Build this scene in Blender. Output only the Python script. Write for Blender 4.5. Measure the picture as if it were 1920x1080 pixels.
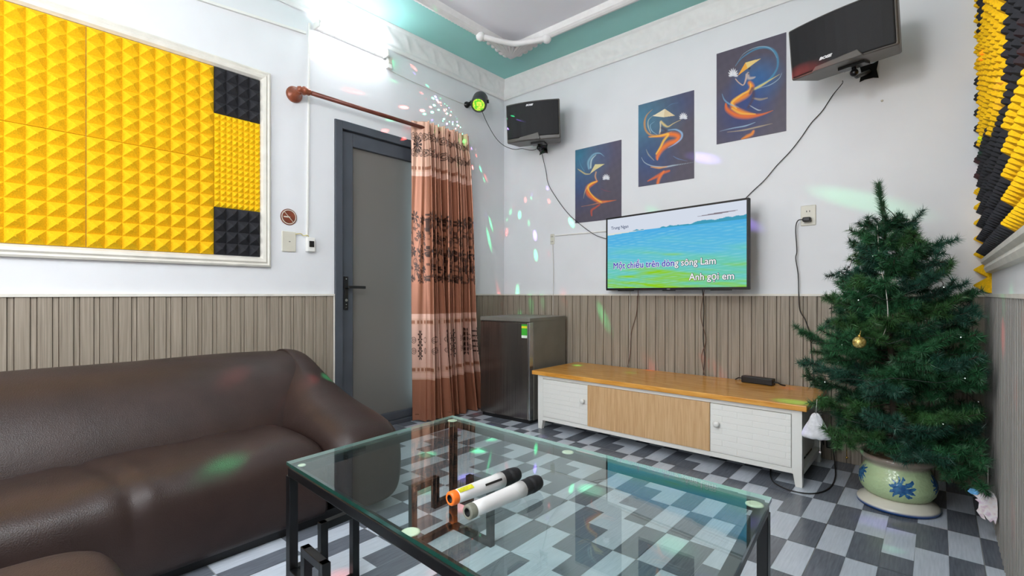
import bpy, math, random
import numpy as np
from mathutils import Vector, Matrix
random.seed(7); rng = np.random.RandomState(5)
for o in list(bpy.data.objects): bpy.data.objects.remove(o)
S = bpy.context.scene
C = S.collection
PI = math.pi
# ------------------------------------------------------------------ camera, world, exposure
LW, RW, BW, FW, CH, WH = -3.14, 0.20, 3.486, -1.9, 3.02, 1.0     # room: left, right, back, front, ceiling, wainscot height
cam = bpy.data.objects.new('camera', bpy.data.cameras.new('camera')); C.objects.link(cam)
cam.location = (0, 0, 1.0)
fd = Vector((-0.6571, 0.7538, 0))
cam.rotation_euler = fd.to_track_quat('-Z', 'Y').to_euler()
cam.data.sensor_width = 36; cam.data.lens = 17.175; cam.data.shift_y = 11/1920; cam.data.clip_start = .02
S.camera = cam
w = bpy.data.worlds.new('world'); S.world = w; w.use_nodes = True
w.node_tree.nodes['Background'].inputs[0].default_value = (.6, .75, 1, 1)
w.node_tree.nodes['Background'].inputs[1].default_value = .3
S.view_settings.view_transform = 'Standard'; S.view_settings.look = 'None'
S.view_settings.gamma = 1; S.view_settings.use_curve_mapping = False
S.view_settings.exposure = 0.34
TUBE = 44.0        # emission of the wall tube
def area(name, loc, rot, sx, sy, e, col=(1, 1, 1)):
    l = bpy.data.lights.new(name, 'AREA'); l.shape = 'RECTANGLE'; l.size = sx; l.size_y = sy; l.energy = e; l.color = col
    o = bpy.data.objects.new(name, l); C.objects.link(o); o.location = loc; o.rotation_euler = rot
    return o
# added fill lights behind the camera, without fixtures: front wall area and overhead point
area('front_wall_fill', (-1.5, FW+.06, 1.75), (math.radians(90), 0, 0), 1.7, 1.3, 46, (.96, .98, 1))
pl = bpy.data.lights.new('overhead_fill', 'POINT'); pl.energy = 68; pl.shadow_soft_size = .22; pl.color = (.97, .985, 1)  # unseen point fill, added to brighten the ceiling
po = bpy.data.objects.new('overhead_fill', pl); C.objects.link(po); po.location = (-.75, -.15, 2.40)
# daylight behind the frosted door
area('daylight_behind_door', (LW-.15, 2.49, 1.12), (0, math.radians(-90), 0), 1.9, .05, 14, (.75, .92, 1))

# ------------------------------------------------------------------ helpers
def s2l(c):
    c = np.asarray(c, float)/255.
    return np.where(c <= .04045, c/12.92, ((c+.055)/1.055)**2.4)
def lin(c): return tuple(float(x) for x in s2l(c))+(1.,)
class NT:
    def __init__(s, name):
        s.m = bpy.data.materials.new(name); s.m.use_nodes = True; s.t = s.m.node_tree; s.t.nodes.clear()
        s.out = s.n('ShaderNodeOutputMaterial')
    def n(s, t, **k):
        x = s.t.nodes.new(t)
        for a, b in k.items():
            if hasattr(x, a): setattr(x, a, b)
        return x
    def l(s, a, b): s.t.links.new(a, b)
    def bsdf(s, col, rough=.5, metal=0, spec=.5, **k):
        b = s.n('ShaderNodeBsdfPrincipled')
        if isinstance(col, bpy.types.NodeSocket): s.l(col, b.inputs['Base Color'])
        else: b.inputs['Base Color'].default_value = lin(col)
        b.inputs['Roughness'].default_value = rough; b.inputs['Metallic'].default_value = metal
        b.inputs['Specular IOR Level'].default_value = spec
        for a, v in k.items(): b.inputs[a.replace('_', ' ')].default_value = v
        s.l(b.outputs[0], s.out.inputs[0]); s.b = b; return b
    def noise(s, scale, detail=2, vec=None, stretch=None):
        x = s.n('ShaderNodeTexNoise'); x.inputs['Scale'].default_value = scale; x.inputs['Detail'].default_value = detail
        tc = s.n('ShaderNodeTexCoord'); mp = s.n('ShaderNodeMapping'); s.l(tc.outputs['Object'], mp.inputs[0])
        if stretch: mp.inputs['Scale'].default_value = stretch
        s.l(mp.outputs[0], x.inputs['Vector']); return x
    def ramp(s, sock, stops):
        r = s.n('ShaderNodeValToRGB'); el = r.color_ramp.elements
        while len(el) < len(stops): el.new(.5)
        for e, (p, c) in zip(el, stops): e.position = p; e.color = lin(c)
        s.l(sock, r.inputs[0]); return r.outputs[0]
    def bump(s, sock, strength=.3, dist=.01):
        b = s.n('ShaderNodeBump'); b.inputs['Strength'].default_value = strength; b.inputs['Distance'].default_value = dist
        s.l(sock, b.inputs['Height']); s.l(b.outputs[0], s.b.inputs['Normal']); return b
def plain(name, col, rough=.5, metal=0, var=.06, scale=8, bump=0, spec=.5, stretch=None, **k):
    t = NT(name); nz = t.noise(scale, 3, stretch=stretch)
    c = np.array(col, float); a = tuple(np.clip(c*(1-var), 0, 255)); b = tuple(np.clip(c*(1+var), 0, 255))
    t.bsdf(t.ramp(nz.outputs['Fac'], [(.3, a), (.7, b)]), rough, metal, spec, **k)
    if bump:
        n2 = t.noise(scale*12, 3, stretch=stretch); t.bump(n2.outputs['Fac'], bump, .004)
    return t.m
def emis(name, col, st):
    t = NT(name); e = t.n('ShaderNodeEmission'); e.inputs[0].default_value = lin(col); e.inputs[1].default_value = st
    t.l(e.outputs[0], t.out.inputs[0]); return t.m
def attr_mat(name, rough=.5, spec=.5, emit=0, sheen=0):
    t = NT(name); a = t.n('ShaderNodeAttribute'); a.attribute_name = 'paint'
    if emit:
        e = t.n('ShaderNodeEmission'); t.l(a.outputs[0], e.inputs[0]); e.inputs[1].default_value = emit
        t.l(e.outputs[0], t.out.inputs[0])
    else:
        t.bsdf(a.outputs[0], rough, 0, spec)
        if sheen: t.b.inputs['Sheen Weight'].default_value = sheen
    return t.m

M = {}
M['wall'] = plain('wall_paint', (226, 227, 230), .55, var=.012, scale=3, bump=.04)
M['teal'] = plain('teal_paint', (152, 212, 206), .6, var=.02, scale=2)
M['ceil'] = plain('ceiling_paint', (240, 240, 246), .7, var=.01, scale=2)
M['plaster'] = plain('white_plaster', (228, 227, 226), .5, var=.015, scale=20)
M['cream'] = plain('cream_moulding', (222, 218, 208), .45, var=.03, scale=15)
def wood_panel(name, a, b):
    t = NT(name); nz = t.noise(26, 4, stretch=(6, 6, .12))
    t.bsdf(t.ramp(nz.outputs['Fac'], [(.28, a), (.5, tuple((np.array(a)+b)/2)), (.72, b)]), .5, 0, .4)
    t.bump(nz.outputs['Fac'], .15, .002); return t.m
M['slat'] = wood_panel('taupe_wood_grain', (132, 121, 107), (168, 156, 141))
M['slat_grey'] = wood_panel('grey_wood_grain', (128, 124, 119), (152, 148, 143))
M['groove'] = plain('dark_groove', (92, 80, 68), .6)
def tile(name, a, b):
    t = NT(name); nz = t.noise(30, 4, stretch=(5, .35, 1)); n2 = t.noise(3, 2)
    mx = t.n('ShaderNodeMath', operation='ADD'); t.l(nz.outputs['Fac'], mx.inputs[0])
    m2 = t.n('ShaderNodeMath', operation='MULTIPLY'); t.l(n2.outputs['Fac'], m2.inputs[0]); m2.inputs[1].default_value = .3
    t.l(m2.outputs[0], mx.inputs[1])
    t.bsdf(t.ramp(mx.outputs[0], [(.4, a), (.9, b)]), .22, 0, .5); return t.m
M['tile_l'] = tile('light_grey_tile', (186, 194, 206), (206, 213, 224))
M['tile_d'] = tile('dark_grey_tile', (92, 97, 106), (116, 121, 131))
M['grout'] = plain('grout', (158, 160, 160), .7)
def foam(name, col):
    t = NT(name); nz = t.noise(180, 3); c = np.array(col, float)
    t.bsdf(t.ramp(nz.outputs['Fac'], [(.3, tuple(c*.93)), (.7, tuple(np.minimum(c*1.05, 255)))]), .85, 0, .2)
    t.bump(nz.outputs['Fac'], .2, .002); return t.m
M['yellow'] = foam('yellow_foam', (240, 188, 22)); M['yellow2'] = foam('lemon_foam', (244, 196, 22)); M['black'] = foam('black_foam', (46, 46, 50))
def leather():
    t = NT('brown_leather'); nz = t.noise(5, 3)
    t.bsdf(t.ramp(nz.outputs['Fac'], [(.3, (43, 30, 27)), (.7, (55, 40, 36))]), .42, 0, .42)
    v = t.n('ShaderNodeTexVoronoi'); v.inputs['Scale'].default_value = 260; tc = t.n('ShaderNodeTexCoord'); t.l(tc.outputs['Object'], v.inputs['Vector'])
    n2 = t.noise(14, 4); ad = t.n('ShaderNodeMath', operation='MULTIPLY_ADD')
    t.l(n2.outputs['Fac'], ad.inputs[0]); ad.inputs[1].default_value = 2.2; t.l(v.outputs['Distance'], ad.inputs[2])
    t.bump(ad.outputs[0], .14, .006); return t.m
M['leather'] = leather()
M['frame'] = plain('charcoal_aluminium', (74, 79, 87), .45, .0, var=.05, scale=6)
M['frame_d'] = plain('dark_gasket', (26, 28, 32), .5)
M['blackm'] = plain('black_metal', (18, 18, 20), .32, .3, var=.2, scale=30)
M['blackp'] = plain('black_plastic', (24, 24, 26), .4)
M['dgrey'] = plain('dark_grey_plastic', (62, 62, 64), .42)
M['spk'] = plain('speaker_shell', (84, 80, 76), .4)
M['grille'] = plain('speaker_grille_cloth', (15, 15, 19), .7, var=.3, scale=300)
M['white'] = plain('white_plastic', (232, 231, 226), .4, var=.01)
M['ivory'] = plain('ivory_plastic', (212, 208, 194), .4, var=.02)
M['rod'] = plain('red_brown_rod', (104, 54, 42), .35, .2, var=.12, scale=20)
M['rodlight'] = plain('copper_wood', (140, 76, 52), .3, .2, var=.15, scale=20)
M['redbrown'] = plain('brown_lacquer', (120, 60, 42), .4, 0, var=.12, scale=30)
M['gold'] = plain('gold', (214, 178, 96), .25, .9)
M['steel'] = plain('brushed_dark_steel', (138, 130, 124), .20, .9, var=.12, scale=6, stretch=(30, 30, .3))
M['steel_s'] = plain('grey_painted_steel', (128, 124, 116), .35, .25, var=.03)
M['chrome'] = plain('chrome', (200, 200, 200), .2, .9)
M['cabwhite'] = plain('white_lacquer', (226, 225, 220), .4, var=.01)
def doorw():
    t = NT('embossed_white_door'); t.bsdf((228, 227, 222), .42)
    br = t.n('ShaderNodeTexBrick'); tc = t.n('ShaderNodeTexCoord'); mp = t.n('ShaderNodeMapping'); t.l(tc.outputs['Object'], mp.inputs[0])
    mp.inputs['Rotation'].default_value = (PI/2, 0, 0); t.l(mp.outputs[0], br.inputs['Vector'])
    br.inputs['Scale'].default_value = 1; br.inputs['Brick Width'].default_value = .16; br.inputs['Row Height'].default_value = .034
    br.inputs['Mortar Size'].default_value = .0025; br.inputs['Mortar Smooth'].default_value = .6
    br.inputs['Color1'].default_value = br.inputs['Color2'].default_value = (1, 1, 1, 1); br.inputs['Mortar'].default_value = (0, 0, 0, 1)
    t.bump(br.outputs['Color'], .45, .003); return t.m
M['doorw'] = doorw()
def wood(name, a, b, st, sc=9, rough=.4):
    t = NT(name); nz = t.noise(sc, 5, stretch=st); nz.inputs['Distortion'].default_value = .4
    t.bsdf(t.ramp(nz.outputs['Fac'], [(.3, a), (.7, b)]), rough); return t.m
M['topwood'] = wood('honey_wood', (196, 128, 44), (228, 168, 84), (.8, 7, 7), 7, .22)
M['oak'] = wood('oak_veneer', (190, 150, 104), (212, 176, 132), (9, 9, .5), 12, .45)
def glassmat(name, tint, gloss=.9, rough=0.0):
    t = NT(name); tr = t.n('ShaderNodeBsdfTransparent'); tr.inputs[0].default_value = tint
    g = t.n('ShaderNodeBsdfGlossy'); g.inputs['Roughness'].default_value = rough; g.inputs['Color'].default_value = (.93, 1, .98, 1)
    fr = t.n('ShaderNodeFresnel'); ge = t.n('ShaderNodeNewGeometry'); mr = t.n('ShaderNodeMapRange')
    t.l(ge.outputs['Backfacing'], mr.inputs[0]); mr.inputs['To Min'].default_value = 1.45; mr.inputs['To Max'].default_value = 1/1.45; t.l(mr.outputs[0], fr.inputs[0])
    mx = t.n('ShaderNodeMixShader'); t.l(fr.outputs[0], mx.inputs[0]); t.l(tr.outputs[0], mx.inputs[1]); t.l(g.outputs[0], mx.inputs[2])
    t.l(mx.outputs[0], t.out.inputs[0]); return t.m
M['glass'] = glassmat('table_glass', (.90, .965, .95, 1))
M['gedge'] = plain('green_glass_edge', (24, 66, 56), .12, 0, spec=.8)
M['gedge_l'] = plain('pale_glass_edge', (150, 176, 170), .2, 0, spec=.8)
def frost():
    t = NT('frosted_glass'); b = t.bsdf((128, 124, 119), .38, 0, .5)
    tl = t.n('ShaderNodeBsdfTranslucent'); tl.inputs[0].default_value = (.55, .60, .60, 1)
    mx = t.n('ShaderNodeMixShader'); mx.inputs[0].default_value = .22
    t.l(b.outputs[0], mx.inputs[1]); t.l(tl.outputs[0], mx.inputs[2]); t.l(mx.outputs[0], t.out.inputs[0]); return t.m
M['frost'] = frost()
M['paint'] = attr_mat('printed_paper', .45, .4)
M['cloth'] = attr_mat('satin_curtain', .36, .6); M['cloth'].node_tree.nodes['Principled BSDF'].inputs['Metallic'].default_value = .35
M['screen'] = attr_mat('television_screen', emit=.68)
M['pad'] = plain('pale_rubber_pad', (205, 216, 190), .5)
M['soil'] = plain('soil', (88, 72, 52), .9, scale=40, var=.3)
M['bark'] = plain('dark_trunk', (52, 44, 34), .8)
def needles():
    t = NT('pine_needles'); a = t.n('ShaderNodeAttribute'); a.attribute_name = 'paint'
    t.bsdf(a.outputs[0], .45, 0, .4); return t.m
M['needle'] = needles()
M['orange'] = plain('orange_plastic', (240, 112, 28), .4)
M['micw'] = plain('white_mic_body', (206, 204, 204), .45, var=.02)
M['micg'] = plain('worn_grey_plastic', (112, 112, 100), .5, var=.1, scale=40)
M['sticker'] = plain('yellow_sticker', (196, 190, 30), .5, var=.15, scale=90)
M['green'] = plain('green_sticker', (60, 170, 50), .5); M['stw'] = plain('white_label', (225, 235, 225), .5)
M['yell'] = plain('yellow_label', (225, 215, 40), .5)
M['text_w'] = emis('screen_white_letters', (252, 252, 255), .70); M['text_k'] = emis('screen_dark_outline', (24, 26, 60), .7)
M['text_p'] = emis('screen_violet_letters', (70, 70, 186), .7); M['text_g'] = emis('screen_grey_letters', (90, 100, 130), .7)
M['silver'] = plain('silver_print', (225, 225, 228), .3)
M['wire'] = plain('black_wire', (28, 26, 26), .5); M['wirew'] = plain('white_wire', (205, 200, 192), .5); M['wireg'] = plain('dark_green_wire', (24, 34, 26), .5)
M['yw'] = plain('yellow_wire', (196, 182, 90), .5); M['wirer'] = plain('brown_wire', (96, 60, 44), .5)
M['led'] = emis('led_bulb', (240, 255, 250), .9)
M['tube'] = emis('tube_light', (244, 249, 255), TUBE)
M['lens'] = None

class MB:
    def __init__(s): s.v = []; s.f = []; s.m = []; s.sm = []
    def add(s, v, f, mi=0, smooth=False):
        n = len(s.v); s.v += [tuple(x) for x in v]; s.f += [tuple(i+n for i in q) for q in f]; s.m += [mi]*len(f); s.sm += [smooth]*len(f); return s
    def box(s, a, b, mi=0, rot=None, ctr=None):
        x0, y0, z0 = a; x1, y1, z1 = b
        v = [(x0, y0, z0), (x1, y0, z0), (x1, y1, z0), (x0, y1, z0), (x0, y0, z1), (x1, y0, z1), (x1, y1, z1), (x0, y1, z1)]
        if rot is not None:
            c = Vector(ctr if ctr else [(p+q)/2 for p, q in zip(a, b)]); v = [rot@(Vector(p)-c)+c for p in v]
        return s.add(v, [(0, 3, 2, 1), (4, 5, 6, 7), (0, 1, 5, 4), (1, 2, 6, 5), (2, 3, 7, 6), (3, 0, 4, 7)], mi)
    def bar(s, p, q, w, h=None, mi=0, up=(0, 0, 1)):
        p = Vector(p); q = Vector(q); h = h or w; d = (q-p).normalized(); up = Vector(up)
        if abs(d.dot(up)) > .99: up = Vector((1, 0, 0))
        a = d.cross(up).normalized()*w/2; b = a.cross(d).normalized()*h/2
        v = [p-a-b, p+a-b, p+a+b, p-a+b, q-a-b, q+a-b, q+a+b, q-a+b]
        return s.add(v, [(0, 1, 2, 3), (7, 6, 5, 4), (0, 4, 5, 1), (1, 5, 6, 2), (2, 6, 7, 3), (3, 7, 4, 0)], mi)
    def tube(s, pts, r, n=8, mi=0, cap=True, smooth=True):
        pts = [Vector(p) for p in pts]; R = r if hasattr(r, '__len__') else [r]*len(pts); rings = []; u = None
        for i, p in enumerate(pts):
            d = (pts[min(i+1, len(pts)-1)]-pts[max(i-1, 0)])
            d = d.normalized() if d.length > 1e-9 else Vector((0, 0, 1))
            if u is None:
                u = Vector((0, 0, 1)) if abs(d.z) < .9 else Vector((1, 0, 0))
            u = (u-d*u.dot(d)).normalized(); b = d.cross(u)
            rings.append([p+(u*math.cos(2*PI*k/n)+b*math.sin(2*PI*k/n))*R[i] for k in range(n)])
        v = [x for g in rings for x in g]
        f = [(i*n+k, i*n+(k+1) % n, (i+1)*n+(k+1) % n, (i+1)*n+k) for i in range(len(pts)-1) for k in range(n)]
        s.add(v, f, mi, smooth)
        if cap: s.add(rings[0], [tuple(range(n))[::-1]], mi); s.add(rings[-1], [tuple(range(n))], mi)
        return s
    def lathe(s, prof, c=(0, 0, 0), n=40, mi=0, M4=None, cap=True):
        v = []; 
        for r, z in prof:
            for k in range(n): v.append(Vector((r*math.cos(2*PI*k/n), r*math.sin(2*PI*k/n), z)))
        if M4 is not None: v = [M4@x for x in v]
        v = [x+Vector(c) for x in v]
        f = [(i*n+k, i*n+(k+1) % n, (i+1)*n+(k+1) % n, (i+1)*n+k) for i in range(len(prof)-1) for k in range(n)]
        s.add(v, f, mi, True)
        if cap:
            s.add(v[:n], [tuple(range(n))[::-1]], mi); s.add(v[-n:], [tuple(range(n))], mi)
        return s
    def ball(s, c, r, mi=0, n=16, sc=(1, 1, 1)):
        prof = [(math.sin(PI*i/n)*r+1e-5, -math.cos(PI*i/n)*r) for i in range(n+1)]
        return s.lathe(prof, c, n*2, mi, Matrix.Diagonal((*sc, 1)), cap=False)
    def prism(s, poly, axis, a, b, mi=0, smooth=False):
        # poly in the plane across axis
        def pt(p, t): return {'x': (t, p[0], p[1]), 'y': (p[0], t, p[1]), 'z': (p[0], p[1], t)}[axis]
        n = len(poly); v = [pt(p, a) for p in poly]+[pt(p, b) for p in poly]
        s.add(v, [(i, (i+1) % n, n+(i+1) % n, n+i) for i in range(n)], mi, smooth)
        s.add(v[:n], [tuple(range(n))[::-1]], mi); s.add(v[n:], [tuple(range(n))], mi); return s
    def grid(s, G, mi=0, closeu=False, closev=False, smooth=True):
        a = len(G); b = len(G[0]); v = [p for r in G for p in r]
        f = [(i*b+j, i*b+(j+1) % b, ((i+1) % a)*b+(j+1) % b, ((i+1) % a)*b+j) for i in range(a if closeu else a-1) for j in range(b if closev else b-1)]
        return s.add(v, f, mi, smooth)
    def build(s, name, mats, parent=None, bevel=0, sub=0, world=True, seg=2, fix=True):
        me = bpy.data.meshes.new(name); v = s.v
        if parent is not None and world:
            inv = parent.matrix_basis.inverted(); v = [inv@Vector(p) for p in v]
        me.from_pydata([tuple(p) for p in v], [], s.f)
        for m in (mats if isinstance(mats, (list, tuple)) else [mats]): me.materials.append(m)
        me.polygons.foreach_set('material_index', s.m); me.polygons.foreach_set('use_smooth', s.sm); me.update()
        if fix:
            import bmesh
            bm = bmesh.new(); bm.from_mesh(me); bmesh.ops.remove_doubles(bm, verts=bm.verts, dist=1e-6)
            bmesh.ops.recalc_face_normals(bm, faces=bm.faces); bm.to_mesh(me); bm.free()
        o = bpy.data.objects.new(name, me); C.objects.link(o)
        if parent is not None: o.parent = parent
        if bevel:
            m = o.modifiers.new('bevel', 'BEVEL'); m.width = bevel; m.segments = seg; m.limit_method = 'ANGLE'; m.angle_limit = math.radians(40)
            m.harden_normals = False
        if sub: m = o.modifiers.new('sub', 'SUBSURF'); m.levels = sub; m.render_levels = sub
        return o
def thing(name, label, cat, loc=(0, 0, 0), rz=0, group=None, rot=None):
    o = bpy.data.objects.new(name, None); C.objects.link(o); o.empty_display_size = .05
    o.location = loc; o.rotation_euler = rot if rot else (0, 0, rz)
    o.matrix_basis  # force
    o['label'] = label; o['category'] = cat
    if group: o['group'] = group
    return o
def tag(o, label, cat, group=None):
    o['label'] = label; o['category'] = cat
    if group: o['group'] = group
    return o
def struct(o): o['kind'] = 'structure'; return o
def smooth_path(pts, n=8):
    P = [Vector(p) for p in pts]; out = []
    for i in range(len(P)-1):
        p0 = P[max(i-1, 0)]; p1 = P[i]; p2 = P[i+1]; p3 = P[min(i+2, len(P)-1)]
        for k in range(n):
            t = k/n; out.append(.5*((2*p1)+(p2-p0)*t+(2*p0-5*p1+4*p2-p3)*t*t+(3*p1-p0-3*p2+p3)*t**3))
    out.append(P[-1]); return out
def cable(name, pts, r, mat, label, cat='cable', n=8, group=None):
    m = MB(); m.tube(smooth_path(pts, n), r, 6); o = m.build(name, mat, fix=False); return tag(o, label, cat, group)
def painted_grid(name, fn, nu, nv, posfn, mat, parent=None):
    """grid of (nu x nv) cells; fn(u,v)->linear rgb arrays; posfn(u,v)->xyz arrays; v runs downwards"""
    u, v = np.meshgrid(np.linspace(0, 1, nu+1), np.linspace(0, 1, nv+1)); P = posfn(u, v)
    P = np.stack(P, -1).reshape(-1, 3)
    if parent is not None:
        inv = np.array(parent.matrix_basis.inverted()); P = P@inv[:3, :3].T+inv[:3, 3]
    idx = np.arange((nu+1)*(nv+1)).reshape(nv+1, nu+1)
    F = np.stack([idx[:-1, :-1], idx[1:, :-1], idx[1:, 1:], idx[:-1, 1:]], -1).reshape(-1, 4)
    me = bpy.data.meshes.new(name); me.vertices.add(len(P)); me.vertices.foreach_set('co', P.ravel())
    me.loops.add(F.size); me.loops.foreach_set('vertex_index', F.ravel().astype(np.int32))
    me.polygons.add(len(F)); me.polygons.foreach_set('loop_start', (np.arange(len(F))*4).astype(np.int32)); me.polygons.foreach_set('loop_total', np.full(len(F), 4, np.int32))
    me.polygons.foreach_set('use_smooth', np.ones(len(F), bool)); me.update(calc_edges=True)
    col = fn(u, v).reshape(-1, 3); ca = me.color_attributes.new('paint', 'FLOAT_COLOR', 'POINT')
    ca.data.foreach_set('color', np.concatenate([col, np.ones((len(col), 1))], 1).astype(np.float32).ravel())
    me.materials.append(mat); o = bpy.data.objects.new(name, me); C.objects.link(o)
    if parent is not None: o.parent = parent
    return o
# ------------------------------------------------------------------ room shell
def shell():
    T = .12
    # floor: 49 x 54 cm tiles printed with five columns of light and dark oblongs
    m = MB(); g = .0016; TX, TY = .493, .538; X0, Y0 = .13, 2.77
    m.add([(LW-.02, FW, -.003), (RW, FW, -.003), (RW, BW, -.003), (LW-.02, BW, -.003)], [(0, 1, 2, 3)], 2)
    cw = TX/5; h = TY
    for i in range(-8, 2):
        for j in range(-10, 3):
            tx = X0-TX+i*TX+TX*0; ty = Y0-TY+j*TY
            for c in range(5):
                x0 = tx+c*cw; x1 = x0+cw
                segs = {0: [(0, .5, 0), (.5, 1, 1)], 1: [(0, .5, 1), (.5, 1, 0)], 2: [(0, .25, 1), (.25, .75, 0), (.75, 1, 1)],
                        3: [(0, .5, 0), (.5, 1, 1)], 4: [(0, .5, 1), (.5, 1, 0)]}[c]
                for a, b, mi in segs:
                    y0 = ty+a*h; y1 = ty+b*h
                    if a == 0: y0 += g
                    if b == 1: y1 -= g
                    xa = x0+(g if c == 0 else .0004); xb = x1-(g if c == 4 else .0004)
                    xa = max(xa, LW-.02); xb = min(xb, RW); y0 = max(y0, FW); y1 = min(y1, BW)
                    if xb-xa < .002 or y1-y0 < .002: continue
                    m.add([(xa, y0, 0), (xb, y0, 0), (xb, y1, 0), (xa, y1, 0)], [(0, 1, 2, 3)], mi)
    m.add([(LW-T, FW-T, -.12), (RW+T, FW-T, -.12), (RW+T, BW+T, -.12), (LW-T, BW+T, -.12), (LW-T, FW-T, -.0035), (RW+T, FW-T, -.0035), (RW+T, BW+T, -.0035), (LW-T, BW+T, -.0035)],
          [(0, 3, 2, 1), (0, 1, 5, 4), (1, 2, 6, 5), (2, 3, 7, 6), (3, 0, 4, 7)], 2)
    struct(m.build('floor', [M['tile_l'], M['tile_d'], M['grout']], fix=False))
    # walls
    m = MB(); DY0, DY1, DZ = 1.736, 2.72, 2.211
    m.box((LW-T, FW-T, 0), (LW, DY0, CH)); m.box((LW-T, DY1, 0), (LW, BW+T, CH)); m.box((LW-T, DY0, DZ), (LW, DY1, CH))
    struct(m.build('wall_left', M['wall'], fix=False))
    struct(MB().box((LW, BW, 0), (RW, BW+T, CH)).build('wall_back', M['wall']))
    struct(MB().box((RW, FW-T, 0), (RW+T, BW+T, CH)).build('wall_right', M['wall']))
    struct(MB().box((LW, FW-T, 0), (RW, FW, CH)).build('wall_front', M['wall']))
    # ceiling: teal border and white recessed middle
    m = MB(); B = .44; x0, x1, y0, y1 = LW+B, RW-B, FW+B, BW-.40
    m.box((LW-T, FW-T, CH), (x0, BW+T, CH+.1), 0); m.box((x1, FW-T, CH), (RW+T, BW+T, CH+.1), 0)
    m.box((x0, FW-T, CH), (x1, y0, CH+.1), 0); m.box((x0, y1, CH), (x1, BW+T, CH+.1), 0)
    m.box((x0, y0, CH+.03), (x1, y1, CH+.1), 1)
    struct(m.build('ceiling', [M['teal'], M['ceil']], fix=False))
    # moulding round the middle field
    m = MB(); prof = [(0, .0), (0, -.012), (.012, -.024), (.03, -.028), (.045, -.02), (.058, -.008), (.07, .03)]
    n = len(prof); rings = []
    for cx, cy, sx, sy in [(x0, y0, 1, 1), (x1, y0, -1, 1), (x1, y1, -1, -1), (x0, y1, 1, -1)]:
        rings.append([(cx+sx*a, cy+sy*a, CH+z) for a, z in prof])
    m.grid(rings, 0, closeu=True, smooth=False)
    # beads along the two visible runs
    y = y0+.1
    while y < y1-.4: m.ball((x0+.004, y, CH-.012), .008, n=6); y += .03
    struct(m.build('trim_1', M['plaster'], fix=False))
    # carved corner cartouche of the middle field
    m = MB(); cx, cy = x0, y1
    def P(a, b, z): # a along +X, b along -Y from corner
        return (cx+a, cy-b, CH-z)
    bar_ = smooth_path([P(.40, .035, .03), P(.35, .075, .04), P(.27, .125, .048), P(.18, .18, .05), P(.125, .27, .048), P(.075, .35, .04), P(.035, .40, .03)], 8)
    m.tube(bar_, .022, 10)
    for e in (bar_[0], bar_[-1]): m.ball(tuple(e), .036, n=8)
    for k in range(13):                       # ribs of the carved shell, from its tip to the curved bar
        f = k/12; q = bar_[int(4+f*(len(bar_)-9))]; tip = Vector(P(-.045, -.045, .006)); mid = Vector(P(.03+.10*(1-f), .03+.10*f, .046)); rr = .011+.006*math.sin(PI*f)
        m.tube(smooth_path([tip, tip.lerp(mid, .55)+Vector((0, 0, -.008)), mid, q], 4), [.006]+[rr]*12, 6)
    for q, (a, b, r) in enumerate([(.0, .0, .040), (-.025, .035, .034), (.065, -.025, .032), (-.028, .085, .030), (.13, -.022, .030), (-.022, .14, .026), (.19, -.014, .026), (-.014, .20, .022), (.25, -.008, .022), (-.008, .26, .02), (.31, .0, .018), (.0, .32, .018)]):
        m.ball(P(a, b, .012), r, n=8, sc=(1, 1, .8))
    struct(m.build('trim_2', M['plaster'], fix=False))
    # carved cornice (two visible runs + two behind)
    def cornice(name, axis, a, b, wall, sgn):
        m = MB(); N = int(abs(b-a)/.012); G = []
        for i in range(N+1):
            t = a+(b-a)*i/N; row = []
            for j in range(19):
                v = j/18; z = CH-.17*v; off = .010+.055*(1-v)**1.6
                if v < .06: off = .068
                if v > .93: off = .008
                s = (t/.26) % 1; 
                c = math.sin(2*PI*s+v*5)*math.sin(PI*min(max((v-.12)/.7, 0), 1))
                c2 = math.sin(4*PI*s-v*9+1.2*math.sin(2*PI*s))*math.sin(PI*min(max((v-.12)/.7, 0), 1))
                d = .0045*max(c, 0)**.8+.005*max(c2, 0)**.7
                if abs(v-.86) < .03: d += .005
                off += d
                row.append((wall+sgn*off, t, z) if axis == 'y' else (t, wall+sgn*off, z))
            G.append(row)
        m.grid(G); struct(m.build(name, M['plaster'], fix=False))
    cornice('trim_3', 'y', FW, BW, LW, 1); cornice('trim_4', 'x', LW, RW, BW, -1)
    cornice('trim_5', 'y', FW, BW, RW, -1)
    # slatted wainscot
    def slats(name, axis, a, b, wall, sgn, mat, P=.0745, ht=WH):
        # two raised boards and a narrow sunk strip per panel, real grooves
        m = MB(); t = a
        def strip(u0, u1, off, mi=0):
            if u1 <= u0: return
            lo, hi = sorted((wall, wall+sgn*off))
            if axis == 'y': m.box((lo, u0, 0.0), (hi, u1, ht-.012), mi)
            else: m.box((u0, lo, 0.0), (u1, hi, ht-.012), mi)
        strip(a, b, .004, 1)
        pat = [(.0, .0495, .013), (.0522, .0718, .008)] if P > .065 else [(.0, .020, .020), (.021, .032, .006), (.033, .045, .014), (.046, .059, .006)]
        while t < b:
            for p, q, o in pat: strip(min(t+p, b), min(t+q, b), o)
            t += P
        struct(m.build(name, [mat, M['groove']], fix=False, bevel=.0015, seg=1))
    slats('trim_6', 'y', FW, 1.722, LW, 1, M['slat'])
    slats('trim_7', 'y', 2.735, BW, LW, 1, M['slat'])
    slats('trim_8', 'x', LW, RW, BW, -1, M['slat'])
    slats('trim_9', 'y', FW, BW, RW, -1, M['slat_grey'], .06)
    m = MB(); h0, h1 = WH-.014, WH
    m.box((LW, FW, h0), (LW+.02, 1.722, h1)); m.box((LW, 2.735, h0), (LW+.02, BW, h1)); m.box((LW, BW-.02, h0), (RW, BW, h1)); m.box((RW-.022, FW, h0), (RW, BW, h1))
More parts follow.
